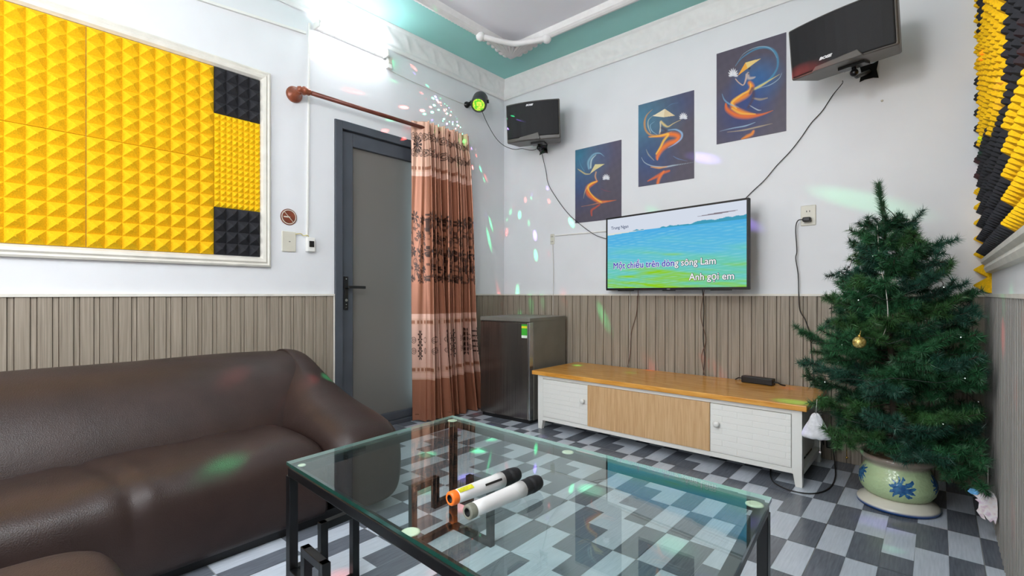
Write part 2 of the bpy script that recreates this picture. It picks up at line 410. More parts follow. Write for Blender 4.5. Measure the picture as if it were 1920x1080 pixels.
    m.box((LW, 1.722, 0), (LW+.012, 1.734, WH)); m.box((LW, 2.722, 0), (LW+.012, 2.735, WH))
    struct(m.build('trim_10', M['cream'], fix=False))
    # picture-frame mouldings on the left and right walls
    def pframe(name, wall, sgn, ya, yb, za, zb, W=.058):
        prof = [(0, 0), (0, .022), (.010, .028), (.020, .022), (.030, .030), (.046, .026), (W, .010), (W, 0)]
        m = MB(); rings = [[(wall+sgn*h, y+sy*a, z+sz*a) for a, h in prof] for y, z, sy, sz in [(ya, za, 1, 1), (yb, za, -1, 1), (yb, zb, -1, -1), (ya, zb, 1, -1)]]
        m.grid(rings, 0, closeu=True, smooth=False); struct(m.build(name, M['cream'], fix=False))
    pframe('trim_11', LW, 1, -.80, 1.300, 1.166, 2.366)
    m = MB(); W = .06
    m.prism([(RW, 1.10), (RW-.022, 1.105), (RW-.030, 1.125), (RW-.026, 1.14), (RW-.040, 1.152), (RW-.042, 1.168), (RW, 1.172)], 'y', -.8, 3.35)
    # prism polygon is (x,z) across y
    struct(m.build('trim_12', M['cream'], fix=False))
shell()
# ------------------------------------------------------------------ door
def door():
    d = thing('door_1', 'charcoal aluminium door with a frosted glass pane, half behind the curtain', 'door', (LW, 2.2, 0)); del d['label']; del d['category']; d['kind'] = 'structure'
    Y0, Y1, Z1 = 1.738, 2.718, 2.209; fx = LW+.012; m = MB()
    for a, b in [((Y0, 0), (Y0+.055, Z1)), ((Y1-.055, 0), (Y1, Z1)), ((Y0+.055, Z1-.055), (Y1-.055, Z1)), ((Y0+.055, .0), (Y1-.055, .03))]:
        m.box((LW-.11, a[0], a[1]), (fx, b[0], b[1]))
    o = m.build('door_frame', M['frame'], d, bevel=.003)
    m = MB()
    for a, b in [((Y0+.055, .03), (Y0+.063, Z1-.055)), ((Y0+.055, Z1-.063), (Y1-.055, Z1-.055))]: m.box((LW-.09, a[0], a[1]), (LW-.016, b[0], b[1]))
    m.build('gasket', M['frame_d'], d)
    m = MB(); ly0, ly1, lz = Y0+.063, Y1-.058, Z1-.063; s = .085; lx0, lx1 = LW-.07, LW-.012
    m.box((lx0, ly0, .032), (lx1, ly0+s, lz)); m.box((lx0, ly1-s, .032), (lx1, ly1, lz)); m.box((lx0, ly0+s, lz-s-.01), (lx1, ly1-s, lz)); m.box((lx0, ly0+s, .032), (lx1, ly1-s, .09))
    m.build('door_leaf', M['frame'], d, bevel=.004)
    MB().box((LW-.048, ly0+s-.005, .085), (LW-.040, ly1-s+.005, lz-s-.005)).build('pane', M['frost'], d)
    h = MB(); h.box((lx1, 1.812, .888), (lx1+.012, 1.842, 1.123)); 
    hp = h.build('handle_plate', M['blackp'], d, bevel=.003)
    h = MB(); h.tube([(lx1+.01, 1.826, 1.048), (lx1+.055, 1.826, 1.048)], .010, 12); h.bar((lx1+.05, 1.818, 1.048), (lx1+.05, 1.955, 1.046), .014, .020)
    h.build('handle', M['blackp'], d, bevel=.003)
    h = MB(); h.tube([(lx1+.01, 1.826, .955), (lx1+.016, 1.826, .955)], .010, 12); h.tube([(lx1+.01, 1.826, .925), (lx1+.014, 1.826, .925)], .004, 8); h.tube([(lx1+.01, 1.826, .905), (lx1+.014, 1.826, .905)], .004, 8); h.tube([(lx1+.01, 1.826, 1.105), (lx1+.014, 1.826, 1.105)], .004, 8)
    h.build('lock_cylinder', M['chrome'], d)
    # far side of the opening: passage wall
    m = MB(); m.box((LW-.60, 1.4, 0), (LW-.55, 3.1, 2.4)); m.box((LW-.6, 1.4, 2.4), (LW-.12, 3.1, 2.45)); m.box((LW-.55, 1.4, 0), (LW-.12, 1.45, 2.4)); m.box((LW-.55, 3.05, 0), (LW-.12, 3.1, 2.4)); m.box((LW-.6, 1.4, -.05), (LW-.12, 3.1, 0))
    struct(m.build('wall_passage', M['wall']))
door()
# ------------------------------------------------------------------ foam panels
def foam_panel(wall, sgn, y0, y1, z0, z1, p, h, mat, label, group, base=.010):
    ny = max(1, round((y1-y0)/p)); nz = max(1, round((z1-z0)/p)); g = .0012
    y0 += g; y1 -= g; z0 += g; z1 -= g; dy = (y1-y0)/ny; dz = (z1-z0)/nz; m = MB()
    X = lambda t: wall+sgn*t
    lo, hi = sorted((X(.0), X(base))); m.box((lo, y0, z0), (hi, y1, z1))
    for i in range(ny):
        for j in range(nz):
            a, b, c, d = y0+i*dy, y0+(i+1)*dy, z0+j*dz, z0+(j+1)*dz; e = .04*dy; jt = random.uniform(-.03, .03)*dy
            cy, cz = (a+b)/2+jt, (c+d)/2; w = .05*dy
            v = [(X(base), a, c), (X(base), b, c), (X(base), b, d), (X(base), a, d), (X(base+h), cy-w, cz-w), (X(base+h), cy+w, cz-w), (X(base+h), cy+w, cz+w), (X(base+h), cy-w, cz+w)]
            f = [(0, 1, 5, 4), (1, 2, 6, 5), (2, 3, 7, 6), (3, 0, 4, 7), (4, 5, 6, 7)]
            if sgn < 0: f = [q[::-1] for q in f]
            m.add(v, f)
    o = m.build('acoustic_foam_panel', mat, fix=False); return tag(o, label, 'foam panel', group)
G = 'acoustic foam panels on the left wall'
fx = .03
for k, (a, b) in enumerate([(.431, .989), (-.127, .431), (-.742, -.127)]):
    col = ['beside the black and lemon foam strip, right of the long seam', 'left of the long vertical seam at the picture edge', 'out past the left edge of the picture'][k]
    foam_panel(LW, 1, a, b, 1.770, 2.306, .0695, fx, M['yellow'], 'upper yellow foam panel '+col, G)
    foam_panel(LW, 1, a, b, 1.226, 1.770, .0695, fx, M['yellow'], 'lower yellow foam panel '+col, G)
foam_panel(LW, 1, .989, 1.243, 2.040, 2.306, .066, fx, M['black'], 'small black pyramid foam square at top right of the framed wall panel', G)
foam_panel(LW, 1, .989, 1.243, 1.226, 1.500, .066, fx, M['black'], 'small black pyramid foam square at bottom right of the framed wall panel', G)
foam_panel(LW, 1, .989, 1.243, 1.500, 2.040, .0335, .017, M['yellow2'], 'yellow fine-bump foam strip between two black foam squares', G)
G = 'acoustic foam panels on the right wall'
R_ = [(3.362, 3.480, 1.003, 1.56, 'yellow', 'narrow yellow foam strip in the right corner, resting on the wainscot rail'),
      (3.362, 3.480, 1.56, 2.12, 'black', 'narrow black foam strip in the right corner, above the lowest yellow strip'),
      (3.362, 3.480, 2.12, 2.68, 'yellow', 'narrow yellow foam strip high in the right corner, above the black strip'),
      (2.73, 3.36, 1.174, 1.70, 'black', 'lower black foam panel of the right wall, nearest the back corner'),
      (2.10, 2.73, 1.174, 1.60, 'black', 'lower black foam panel of the right wall, next to the big yellow one'),
      (2.73, 3.36, 1.70, 2.26, 'yellow', 'yellow foam panel of the right wall, above the black panel near the corner'),
      (2.73, 3.36, 2.26, 2.82, 'black', 'topmost black foam panel of the right wall near the corner'),
      (2.10, 2.73, 1.60, 2.16, 'yellow', 'yellow foam panel of the right wall beside the tall black panel'),
      (2.10, 2.73, 2.16, 2.72, 'yellow', 'upper yellow foam panel of the right wall beside the tall black panel'),
      (1.50, 2.10, 1.174, 1.54, 'yellow', 'yellow foam panel above the white rail at the right picture edge'),
      (1.50, 2.10, 1.54, 2.10, 'black', 'black foam panel at the right picture edge, above the yellow one'),
      (1.50, 2.10, 2.10, 2.66, 'black', 'upper black foam panel at the right picture edge'),
      (0.90, 1.50, 1.174, 1.74, 'yellow', 'yellow foam panel just past the right picture edge')]
for a, b, c, d, mt, lb in R_:
    foam_panel(RW, -1, a, b, c, d, .07 if b-a > .2 else .078, .046 if b-a > .2 else .050, M[mt], lb, G, base=.012)
# ------------------------------------------------------------------ sofa
def sofa():
    s = thing('sofa', 'long dark brown leather sofa with a rounded arm, along the left wall', 'sofa', (-2.5, .3, 0))
    # backrest: profile swept along Y, leaning on the wall
    prof = [(-2.44, .16), (-2.455, .30), (-2.475, .375), (-2.515, .46), (-2.585, .555), (-2.68, .630), (-2.78, .668), (-2.88, .680), (-2.97, .668), (-3.03, .62), (-3.055, .53), (-3.06, .35), (-3.06, .06), (-2.9, .045), (-2.6, .045), (-2.45, .06)]
    m = MB(); G = []
    ys = list(np.linspace(-1.2, 1.0, 16))+[1.1, 1.18, 1.25, 1.30, 1.33]
    for y in ys:
        row = []
        for x, z in prof:
            dz = .006*math.sin(y*3.1)+.004*math.sin(y*7+1) if z > .2 else 0
            k = 1 if y < 1.2 else 1-.25*((y-1.2)/.13)**2
            row.append((-2.8+(x+2.8)*k, y, (z+dz)*(1-.06*(1-k))))
        G.append(row)
    m.grid(G, closev=True)
    m.add(G[0], [tuple(range(len(prof)))]); m.add(G[-1], [tuple(range(len(prof)))[::-1]])
    m.build('backrest', M['leather'], s, sub=2)
    # seat: top rolls over to the front; a soft fold where two cushions meet
    m = MB(); G = []
    prof = [(-2.52, .30), (-2.50, .352), (-2.44, .366), (-2.34, .374), (-2.24, .378), (-2.14, .374), (-2.07, .360), (-2.022, .330), (-1.998, .285), (-1.988, .22), (-1.985, .14), (-1.988, .05), (-2.0, .032), (-2.3, .03), (-2.5, .03)]
    for y in np.concatenate([np.linspace(-1.2, .2, 22), np.linspace(.22, .50, 20), np.linspace(.53, 1.09, 20)]):
        row = []
        for i, (x, z) in enumerate(prof):
            yy = y-.36-.18*(x+2.2)
            f = math.exp(-(yy/.028)**2)-.45*math.exp(-((yy-.055)/.03)**2)-.3*math.exp(-((yy+.06)/.035)**2)
            cr = .010*f if z > .3 else (.004*f if z > .1 else 0)
            wr = .0030*math.sin(23*y+9*x)+.003*math.sin(11*y-14*x) if z > .33 else 0
            side = .035*max(0, (y-.98)/.11)**2 if z > .3 else 0
            sg = .006*math.cos((y-.72)*5) if z > .33 else 0
            row.append((x+(-cr if x > -2.03 else 0)+.006*math.sin(4*y)*(x > -2.03), y, z-cr+wr-side+sg))
        G.append(row)
    m.grid(G, closev=True); m.add(G[0], [tuple(range(len(prof)))]); m.add(G[-1], [tuple(range(len(prof)))[::-1]])
    m.build('seat', M['leather'], s, sub=1)
    # arm: plump loft running forward from the back, dropping towards the front
    m = MB(); G = []; n = 20
    st = [(-3.05, .60, .05, 1.0), (-3.0, .655, .16, 1.0), (-2.92, .685, .185, 1.0), (-2.82, .680, .19, 1), (-2.70, .632, .185, 1), (-2.56, .568, .18, 1), (-2.42, .515, .178, 1), (-2.27, .475, .178, 1), (-2.12, .448, .18, 1), (-2.01, .425, .178, .99), (-1.94, .390, .165, .97), (-1.905, .335, .14, .93), (-1.895, .26, .09, .8)]
    for X, zr, hw, k in st:
        row = []; cy = 1.255; zb = .035+(1-k)*.25
        for q in range(n):
            t = 2*PI*q/n; c, s_ = math.cos(t), math.sin(t)
            e = .62; y = cy+hw*abs(c)**e*(1 if c > 0 else -1); z = (zr+zb)/2+(zr-zb)/2*abs(s_)**e*(1 if s_ > 0 else -1)
            if z > .34 and y < cy: y += .35*(z-.34)*(1 if hw > .1 else 0)*min(1, max(0, (-2.3-X)/.3))
            if z < .2: y = cy+(y-cy)*.97
            row.append((X, y, z))
        G.append(row)
    m.grid(G, closev=True); m.add(G[0], [tuple(range(n))]); m.add(G[-1], [tuple(range(n))[::-1]])
    m.build('armrest', M['leather'], s, sub=2)
    m = MB(); m.box((-3.03, -1.15, .0), (-2.03, 1.38, .045)); m.build('plinth', M['blackp'], s)
sofa()
def ottoman():
    m = MB(); G = []; x0, x1, y0, y1 = -1.655, -.95, -.50, .275; cx, cy = (x0+x1)/2, (y0+y1)/2; n = 32
    for z, k in [(.012, .94), (.03, .965), (.12, .985), (.25, 1), (.32, .998), (.352, .975), (.37, .93), (.380, .80), (.386, .5), (.388, .2)]:
        row = []
        for q in range(n):
            t = 2*PI*(q+.5)/n; c, s = math.cos(t), math.sin(t); e = .32
            row.append((cx+(x1-x0)/2*k*abs(c)**e*(1 if c > 0 else -1), cy+(y1-y0)/2*k*abs(s)**e*(1 if s > 0 else -1), z))
        G.append(row)
    m.grid(G, closev=True); m.add(G[-1], [tuple(range(n))]); m.add(G[0], [tuple(range(n))[::-1]])
    o = m.build('ottoman', M['leather'], sub=1); tag(o, 'low brown leather ottoman corner at the bottom left, in front of the sofa', 'ottoman')
ottoman()
# ------------------------------------------------------------------ glass table
def table():
    Z = .475
    A = Vector((-1.535, .688, 0)); B_ = Vector((-1.582, 1.422, 0)); D = Vector((-.323, 1.39, 0)); E_ = Vector((-.258, .619, 0))
    t = thing('coffee_table', 'low glass-topped coffee table with a black square-tube frame', 'table', ((A.x+D.x)/2, 1.03, 0))
    m = MB(); q = [A, B_, D, E_]; z0, z1 = Z-.010, Z
    v = [(p.x, p.y, z0) for p in q]+[(p.x, p.y, z1) for p in q]
    m.add(v, [(0, 1, 2, 3), (7, 6, 5, 4)], 0); m.add(v, [(1, 2, 6, 5), (0, 1, 5, 4)], 2); m.add(v, [(2, 3, 7, 6), (3, 0, 4, 7)], 1)
    m.build('glass_top', [M['glass'], M['gedge'], M['gedge_l']], t, fix=True)
    c = (A+B_+D+E_)/4; inn = [p+(c-p)*.028 for p in q]; w = .027; zt = Z-.012
    m = MB()
    for i in range(4):
        p, r = inn[i], inn[(i+1) % 4]; m.bar((p.x, p.y, zt-w/2), (r.x, r.y, zt-w/2), w, w)
    m.build('top_frame', M['blackm'], t, bevel=.002)
    for i, p in enumerate(inn):
        m = MB(); m.bar((p.x, p.y, 0.004), (p.x, p.y, zt-w), w, w); m.box((p.x-.016, p.y-.016, 0), (p.x+.016, p.y+.016, .006)); m.build('leg', M['blackm'], t, bevel=.002)
    # square meander next to every leg, on both sides of the corner
    for i, p in enumerate(inn[:2]):
        for j, r in ((i, inn[(i+1) % 4]), (i, inn[(i-1) % 4])):
            d = (r-p).normalized(); f = lambda u, z: (p.x+d.x*u, p.y+d.y*u, z); w2 = .025
            m = MB(); pts = [f(0, .135), f(.105, .135), f(.105, .238), f(.225, .238), f(.225, .013), f(0, .013)]
            for a, b in zip(pts[:-1], pts[1:]):
                va, vb = Vector(a), Vector(b); e = (vb-va).normalized()*w2/2; m.bar(va-e, vb+e, w2, w2)
            m.build('meander_brace', M['blackm'], t, bevel=.0015)
    for i, (x, y, r) in enumerate([(-.895, .679, .022), (-.352, 1.345, .022), (-.945, 1.372, .020), (-1.548, 1.392, .020), (-1.50, .72, .012)]):
        m = MB(); m.lathe([(r, 0), (r, .002), (r*.7, .004)], (x, y, Z-.0125-.0), 20); m.build('glass_pad', M['pad'], t)
table()
# ------------------------------------------------------------------ microphones
def mic(tail, head, ringmat, label, sticker):
    z = .4755+.0215; a = Vector((*tail, z)); b = Vector((*head, z)); d = (b-a); L = d.length
    rot = d.to_track_quat('Z', 'X'); t = thing('microphone', label, 'microphone', a, 0, 'wireless microphones on the glass table', rot=rot.to_euler())
    kw = dict(world=False)
    m = MB(); m.lathe([(.0168, .016), (.0175, .05), (.0192, L*.60), (.0208, L*.72)], n=32); m.build('body', M['micw'], t, **kw)
    m = MB(); m.lathe([(.0095, .004), (.0100, .000), (.0150, .000), (.0172, .003), (.0175, .018), (.0168, .020)], n=32, cap=False); m.lathe([(.0095, .0), (.0095, .012), (.0001, .012)], n=24, cap=False, mi=1)
    m.build('end_cap', [ringmat, M['blackp']], t, **kw)
    m = MB(); m.lathe([(.0200, L*.715), (.0208, L*.73), (.0208, L*.80), (.0190, L*.815), (.0190, L*.825), (.0215, L*.835), (.0215, L*.875), (.0200, L*.885), (.0207, L*.90), (.0200, L*.94), (.0170, L*.975), (.010, L*.995), (.0005, L)], n=32, cap=False)
    m.build('head', M['grille'], t, **kw)
    # rotate so local -> switch faces up
    up = rot.inverted()@Vector((0, 0, 1)); side = Vector((0, 0, 1)).cross(up)
    def onbody(s, ang, r): return up*math.cos(ang)*r+side*math.sin(ang)*r+Vector((0, 0, s))
    m = MB()
    G = [[onbody(L*(.42+.24*i/6), 1.05+.28*j/3-.15, .0205+.0006*i/6) for j in range(4)] for i in range(7)]
    m.grid(G); 
    if sticker:
        m.build('switch_strip', M['blackp'], t, world=False, fix=False)
        m = MB(); G = [[onbody(L*(.09+.19*i/6), .05+.75*j/5, .01815+.0004*i/6) for j in range(6)] for i in range(7)]; m.grid(G); m.build('sticker', M['sticker'], t, world=False, fix=False)
mic((-.902, .802), (-.886, 1.046), M['orange'], 'white microphone with an orange end cap and yellow sticker', True)
mic((-.816, .779), (-.806, 1.040), M['micg'], 'white microphone with a worn grey end cap', False)
# ------------------------------------------------------------------ curtain rod and curtain
def rod():
    t = thing('curtain_rod', 'red-brown curtain rod with a round wall bracket, above the door', 'curtain rod', (-3.04, 2.2, 2.30))
    zr, xr = 2.300, -3.035
    m = MB(); m.tube([(xr, 1.50, zr-.010), (xr, 2.90, zr+.004)], .0145, 16); m.build('pole', M['rod'], t)
    Rm = Matrix.Rotation(PI/2, 4, 'Y')
    for y in (1.455,):
        m = MB(); m.lathe([(.052, 0), (.052, .010), (.044, .020), (.038, .024), (.030, .045), (.020, .060), (.018, .10)], (LW, y, zr-.012), 28, M4=Rm); m.build('bracket', M['rodlight'], t)
    Ry = Matrix.Rotation(-PI/2, 4, 'X')
    m = MB(); m.lathe([(.004, -.048), (.016, -.046), (.022, -.030), (.018, -.020), (.026, -.012), (.028, .002), (.020, .016), (.022, .028), (.0155, .040)], (xr, 1.475, zr-.010), 24, M4=Ry); m.build('finial', M['rodlight'], t)
    return t
rod()
def curtain():
    t = thing('curtain', 'copper and pink satin curtain with dark floral print, gathered beside the door', 'curtain', (-3.03, 2.6, 0))
    NU, NV = 560, 520; Ztop, Zbot = 2.345, .012
    NP = 9.0
    def pos(u, v):
        z = Ztop+(Zbot-Ztop)*v
        fl = .115                       # leading flap share of the cloth
        wid = .545+.145*v**1.6+.02*np.sin(v*6)
        y0 = 2.345+.01*v
        s = np.clip((u-fl)/(1-fl), 0, 1)
        ph = 2*PI*NP*(s+.010*np.sin(9*s+2.5*v))
        amp = (.046+.014*v)*(1+.35*np.sin(s*23+1.3*v)); amp = amp*(1-.35*np.exp(-((v-.02)/.05)**2))
        yy = y0+.085+(wid-.085)*s+.012*v*np.sin(s*40+3*v)+.010*np.sin(ph*2)
        sn = np.sin(ph); xx = -3.020+.02*v+amp*np.sign(sn)*np.abs(sn)**.8-.025*np.exp(-((v-.42)/.3)**2)*0
        # lower part splays
        xx = xx+.03*v**3*np.sin(s*7)
        # flap: runs from the wall side out to the first pleat
        f = np.clip(u/fl, 0, 1); fy = y0+.085*f+.012*np.sin(PI*f)*v; fxx = -3.085+(.065+.0)*f+.02*v*np.sin(PI*f)+.004*np.sin(3*PI*f+8*v)
        k = (u < fl); bx = (-3.020+.02*v)
        X = np.where(k, fxx+(bx+3.020)*f, xx); Y = np.where(k, fy, yy)
        # right edge sweeps outward near the floor
        Y = Y+.06*np.clip(v-.72, 0, 1)*s**2
        return X, Y, z+.006*np.sin(u*60)*(v > .98)
    pink = np.array(s2l((204, 160, 138))); cop = np.array(s2l((166, 108, 82))); dk = np.array(s2l((46, 24, 16))); pale = np.array(s2l((216, 172, 154))); hi = np.array(s2l((150, 96, 70)))
    def fn(u, v):
        z = Ztop+(Zbot-Ztop)*v; W = 2.0; x = u*W; c = np.zeros(u.shape+(3,))
        c[:] = pink
        def put(mask, col, a=1.0):
            mm = (np.clip(mask, 0, 1)*a)[..., None]; c[:] = c*(1-mm)+col*mm
        band = lambda a, b, s=.004: np.clip((z-a)/s, 0, 1)*np.clip((b-z)/s, 0, 1)
        put(band(1.07, 1.93), cop); put(band(.84, 1.08), cop*.95); put(band(0, .335), cop*.92)
        put(band(1.915, 1.955), pale); put(band(.805, .845), pale); put(band(.345, .385), pale)
        dash = ((x/.055) % 1 < .62).astype(float)
        put(band(1.965, 1.995)*dash, hi); put(band(.765, .795)*dash, hi); put(band(.395, .425)*dash, hi)
        put(band(.43, .76), pale*.92); 
        def ring(cx, cz, r, w, per):
            dx = ((x-cx+per/2) % per)-per/2; d = np.sqrt(dx**2+(z-cz)**2); return (np.abs(d-r) < w).astype(float)
        for cz in (2.225, 2.10):
            for r in (.028, .014): put(ring(.03, cz, r, .004, .062), dk, .85)
        def flower(cx, cz, R, per, n=8, w=1.0):
            dx = ((x-cx+per/2) % per)-per/2; dz = z-cz; d = np.hypot(dx, dz); th = np.arctan2(dz, dx)
            pr = R*(.35+.65*np.abs(np.cos(n*th/2))); return ((d < pr) & (d > R*.12) & (np.abs(np.cos(n*th/2)) > .35)).astype(float)
        dx = x-.10; d = np.hypot(dx, z-2.165); th = np.arctan2(z-2.165, dx)
        put(((d < .068) & ((np.abs(np.cos(6*th)) > .45) | (d < .02)) & (x < .23)).astype(float), dk)
        # main print: stems, scrolls, flower heads
        per = .22
        def stem(cx, z0, z1, amp, k, wd, per=per):
            xx = ((x-cx-amp*np.sin(k*(z-z0))+per/2) % per)-per/2; return (np.abs(xx) < wd)*band(z0, z1, .001)
        for q, (cx, am) in enumerate([(.03, .02), (.09, -.03), (.16, .025), (.19, -.02)]): put(stem(cx, 1.10, 1.60, am, 11+q, .0035), dk, .9)
        for cx, cz, R in [(.05, 1.60, .052), (.16, 1.575, .044), (.10, 1.46, .036), (.02, 1.33, .045), (.13, 1.31, .050), (.07, 1.20, .036), (.18, 1.19, .036), (.11, 1.115, .04), (.0, 1.12, .036), (.19, 1.44, .03)]: put(flower(cx, cz, R, per, 7), dk, .95)
        def leafrow(z0, z1, k, th):
            a = np.sin(x*70+z*k)+np.sin(x*31-z*k*.7); return (a > th).astype(float)*band(z0, z1)
        put(leafrow(1.08, 1.60, 95, .95), dk, .75)
        for cx, cz, r in [(.07, 1.53, .022), (.14, 1.40, .026), (.05, 1.25, .024), (.17, 1.27, .02), (.12, 1.17, .02)]: put(ring(cx, cz, r, .0035, per), dk, .8)
        # damask medallions in the pale band
        per2 = .25
        for cx, cz, R in [(.10, .685, .036), (.10, .645, .036), (.10, .60, .04), (.10, .555, .036), (.10, .515, .036)]: put(flower(cx, cz, R, per2, 6), dk, .95)
        for cx, cz, r in [(.02, .64, .022), (.02, .555, .022), (.18, .64, .020), (.18, .555, .020), (.02, .64, .010), (.02, .555, .010), (.18, .555, .009)]: put(ring(cx, cz, r, .003, per2), dk, .85)
        c *= (1+.04*np.sin(x*900)*np.sin(z*700))[..., None]
        return np.clip(c, 0, 1)
    o = painted_grid('drape', fn, NU, NV, pos, M['cloth'], t)
    m = o.modifiers.new('solid', 'SOLIDIFY'); m.thickness = .0015
curtain()
# ------------------------------------------------------------------ fridge
def fridge():
    t = thing('mini_fridge', 'small brushed-steel refrigerator between curtain and TV bench', 'refrigerator', (-2.60, 2.885, 0), math.radians(3.5))
    h = .815; w = .25; kw = dict(world=False)
    m = MB(); m.box((-w, .055, .02), (w, .53, h-.004)); m.build('cabinet', M['steel_s'], t, bevel=.006, **kw)
    m = MB(); m.box((-w, .0, .03), (w-.012, .048, h-.035)); m.build('door', M['steel'], t, bevel=.008, **kw)
    m = MB(); m.box((w-.012, .002, .03), (w, .048, h-.035)); m.build('door_edge', M['chrome'], t, bevel=.002, **kw)
    m = MB(); m.box((-w-.002, .0, h-.033), (w+.002, .535, h)); m.build('top_cover', M['steel_s'], t, bevel=.006, **kw)
    m = MB(); m.box((-w+.01, .02, .0), (w-.01, .5, .03)); m.build('base', M['blackp'], t, **kw)
    m = MB(); m.box((w-.075, -.0015, .66), (w-.022, .002, .765), 0); m.box((w-.075, -.002, .66), (w-.022, .002, .680), 1); m.box((w-.075, -.002, .735), (w-.022, .002, .752), 2); m.build('energy_label', [M['green'], M['stw'], M['yell']], t, **kw)
fridge()
# ------------------------------------------------------------------ tv bench
def bench():
    t = thing('tv_bench', 'low white TV bench with an oak middle panel and honey wood top', 'cabinet', (-1.4, 3.1, 0))
    x0, x1, y0, y1, zt = -2.245, -.525, 2.870, 3.43, .43
    m = MB(); m.box((-2.285, 2.845, .400), (-.500, 3.445, .430)); m.build('worktop', M['topwood'], t, bevel=.004)
    m = MB(); m.box((x0+.03, y0+.012, .100), (x1-.03, y1, .398)); m.box((x0, y0, .375), (x1, y0+.03, .400)); m.box((x0, y0, .066), (x1, y0+.03, .094)); m.box((x0, y0+.05, .06), (x0+.03, y1, .09)); m.box((x1-.03, y0+.05, .06), (x1, y1, .09))
    m.build('carcass', M['cabwhite'], t, bevel=.002)
    for x in (x0, x1-.048):
        for y in (y0-.002, y1-.05):
            m = MB(); s = 1 if x < -1.5 else -1
            a, b = x, x+.048; lo = (a, b-.016) if s > 0 else (a+.016, b)
            v = [(lo[0], y+.004, 0), (lo[1], y+.004, 0), (lo[1], y+.034, 0), (lo[0], y+.034, 0), (a, y, .10), (b, y, .10), (b, y+.048, .10), (a, y+.048, .10), (a, y, .3995), (b, y, .3995), (b, y+.048, .3995), (a, y+.048, .3995)]
            m.add(v, [(0, 3, 2, 1), (0, 1, 5, 4), (1, 2, 6, 5), (2, 3, 7, 6), (3, 0, 4, 7), (4, 5, 9, 8), (5, 6, 10, 9), (6, 7, 11, 10), (7, 4, 8, 11), (8, 9, 10, 11)]); m.build('leg', M['cabwhite'], t, bevel=.002)
    for a, b, kx in [(-2.195, -1.812, -1.842), (-.987, -.575, -.947)]:
        m = MB(); m.box((a, y0-.004, .097), (b, y0+.012, .372)); d = m.build('door', M['doorw'], t, bevel=.0015)
        k = MB(); k.lathe([(.007, 0), (.007, .012), (.016, .018), (.018, .026), (.012, .032), (.001, .033)], (kx, y0-.004, .263), 20, M4=Matrix.Rotation(PI/2, 4, 'X')); kn = k.build('knob', M['cabwhite'], None, fix=True)
        kn.parent = d; kn.matrix_parent_inverse = (t.matrix_basis).inverted()
    m = MB(); m.box((-1.810, y0-.007, .095), (-.989, y0+.012, .374)); m.build('oak_panel', M['oak'], t, bevel=.001)
bench()
# ------------------------------------------------------------------ painted posters
def canvas_strokes(base, strokes, quad, soft=1.0, nu=200, nv=290):
    """base(u,v)->rgb ; strokes: (points, widths, colour, alpha) with points in drawing coordinates of quad"""
    TL, TR, BR, BL = [np.array(p, float) for p in quad]
    def uv(p):
        u = (p[0]-(TL[0]+BL[0])/2)/((TR[0]+BR[0])/2-(TL[0]+BL[0])/2)
        top = TL[1]+(TR[1]-TL[1])*u; bot = BL[1]+(BR[1]-BL[1])*u; return u, (p[1]-top)/(bot-top)
    def fn(u, v):
        c = base(u, v); asp = 1.44
        for pts, wd, col, al in strokes:
            Q = [uv(p) for p in pts]
            if len(Q) > 2 and wd is not None:
                Q = [(p.x, p.y) for p in smooth_path([(a, b, 0) for a, b in Q], 14)]
            if wd is None:   # polygon
                inside = np.zeros(u.shape, bool); n = len(Q); j = n-1
                for i in range(n):
                    (xi, yi), (xj, yj) = Q[i], Q[j]
                    cond = ((yi > v) != (yj > v)) & (u < (xj-xi)*(v-yi)/((yj-yi) or 1e-9)+xi); inside ^= cond; j = i
                A = inside.astype(float)*al
            else:
                A = np.zeros(u.shape); n = len(Q)
                for i, (a, b) in enumerate(Q):
                    s = i/(n-1) if n > 1 else 0; k = s*(len(wd)-1); i0 = int(min(k, len(wd)-2)) if len(wd) > 1 else 0
                    w = wd[i0]*(1-(k-i0))+wd[i0+1]*(k-i0) if len(wd) > 1 else wd[0]
                    if w <= 0: continue
                    d = np.hypot(u-a, (v-b)*asp); A = np.maximum(A, np.clip(1.25-d/w, 0, 1))
                A = A*al
            cc = s2l(col); c = c*(1-A[..., None])+cc*A[..., None]
        return c
    return fn
def poster(name, x0, x1, z0, z1, base, strokes, quad, label):
    t = thing(name, label, 'poster', ((x0+x1)/2, BW, z0), 0, 'dancer posters above the television')
    y = BW-.0035
    m = MB(); m.box((x0, BW-.003, z0), (x1, BW-.0005, z1)); m.build('backing', M['dgrey'], t)
    fn = canvas_strokes(base, strokes, quad)
    painted_grid('print', fn, 210, 300, lambda u, v: (x0+(x1-x0)*u, np.full(u.shape, y), z1+(z0-z1)*v), M['paint'], t)
def mix(a, b, t): return a*(1-t[..., None])+b*t[..., None]
G1, G2, G3 = s2l((84, 78, 92)), s2l((44, 66, 112)), s2l((50, 104, 146))
def baseA(glows, seed):
    def f(u, v):
        c = np.zeros(u.shape+(3,)); c[:] = G1
        for gx, gy, r, col, a in glows:
            d = np.hypot(u-gx, (v-gy)*1.44); c = mix(c, s2l(col), np.clip(1-d/r, 0, 1)**1.0*a)
        n = np.sin(u*37+v*21+seed)*np.sin(v*43-u*17)*.5+.5
        return c*(1+.10*(n-.5))[..., None]
    return f
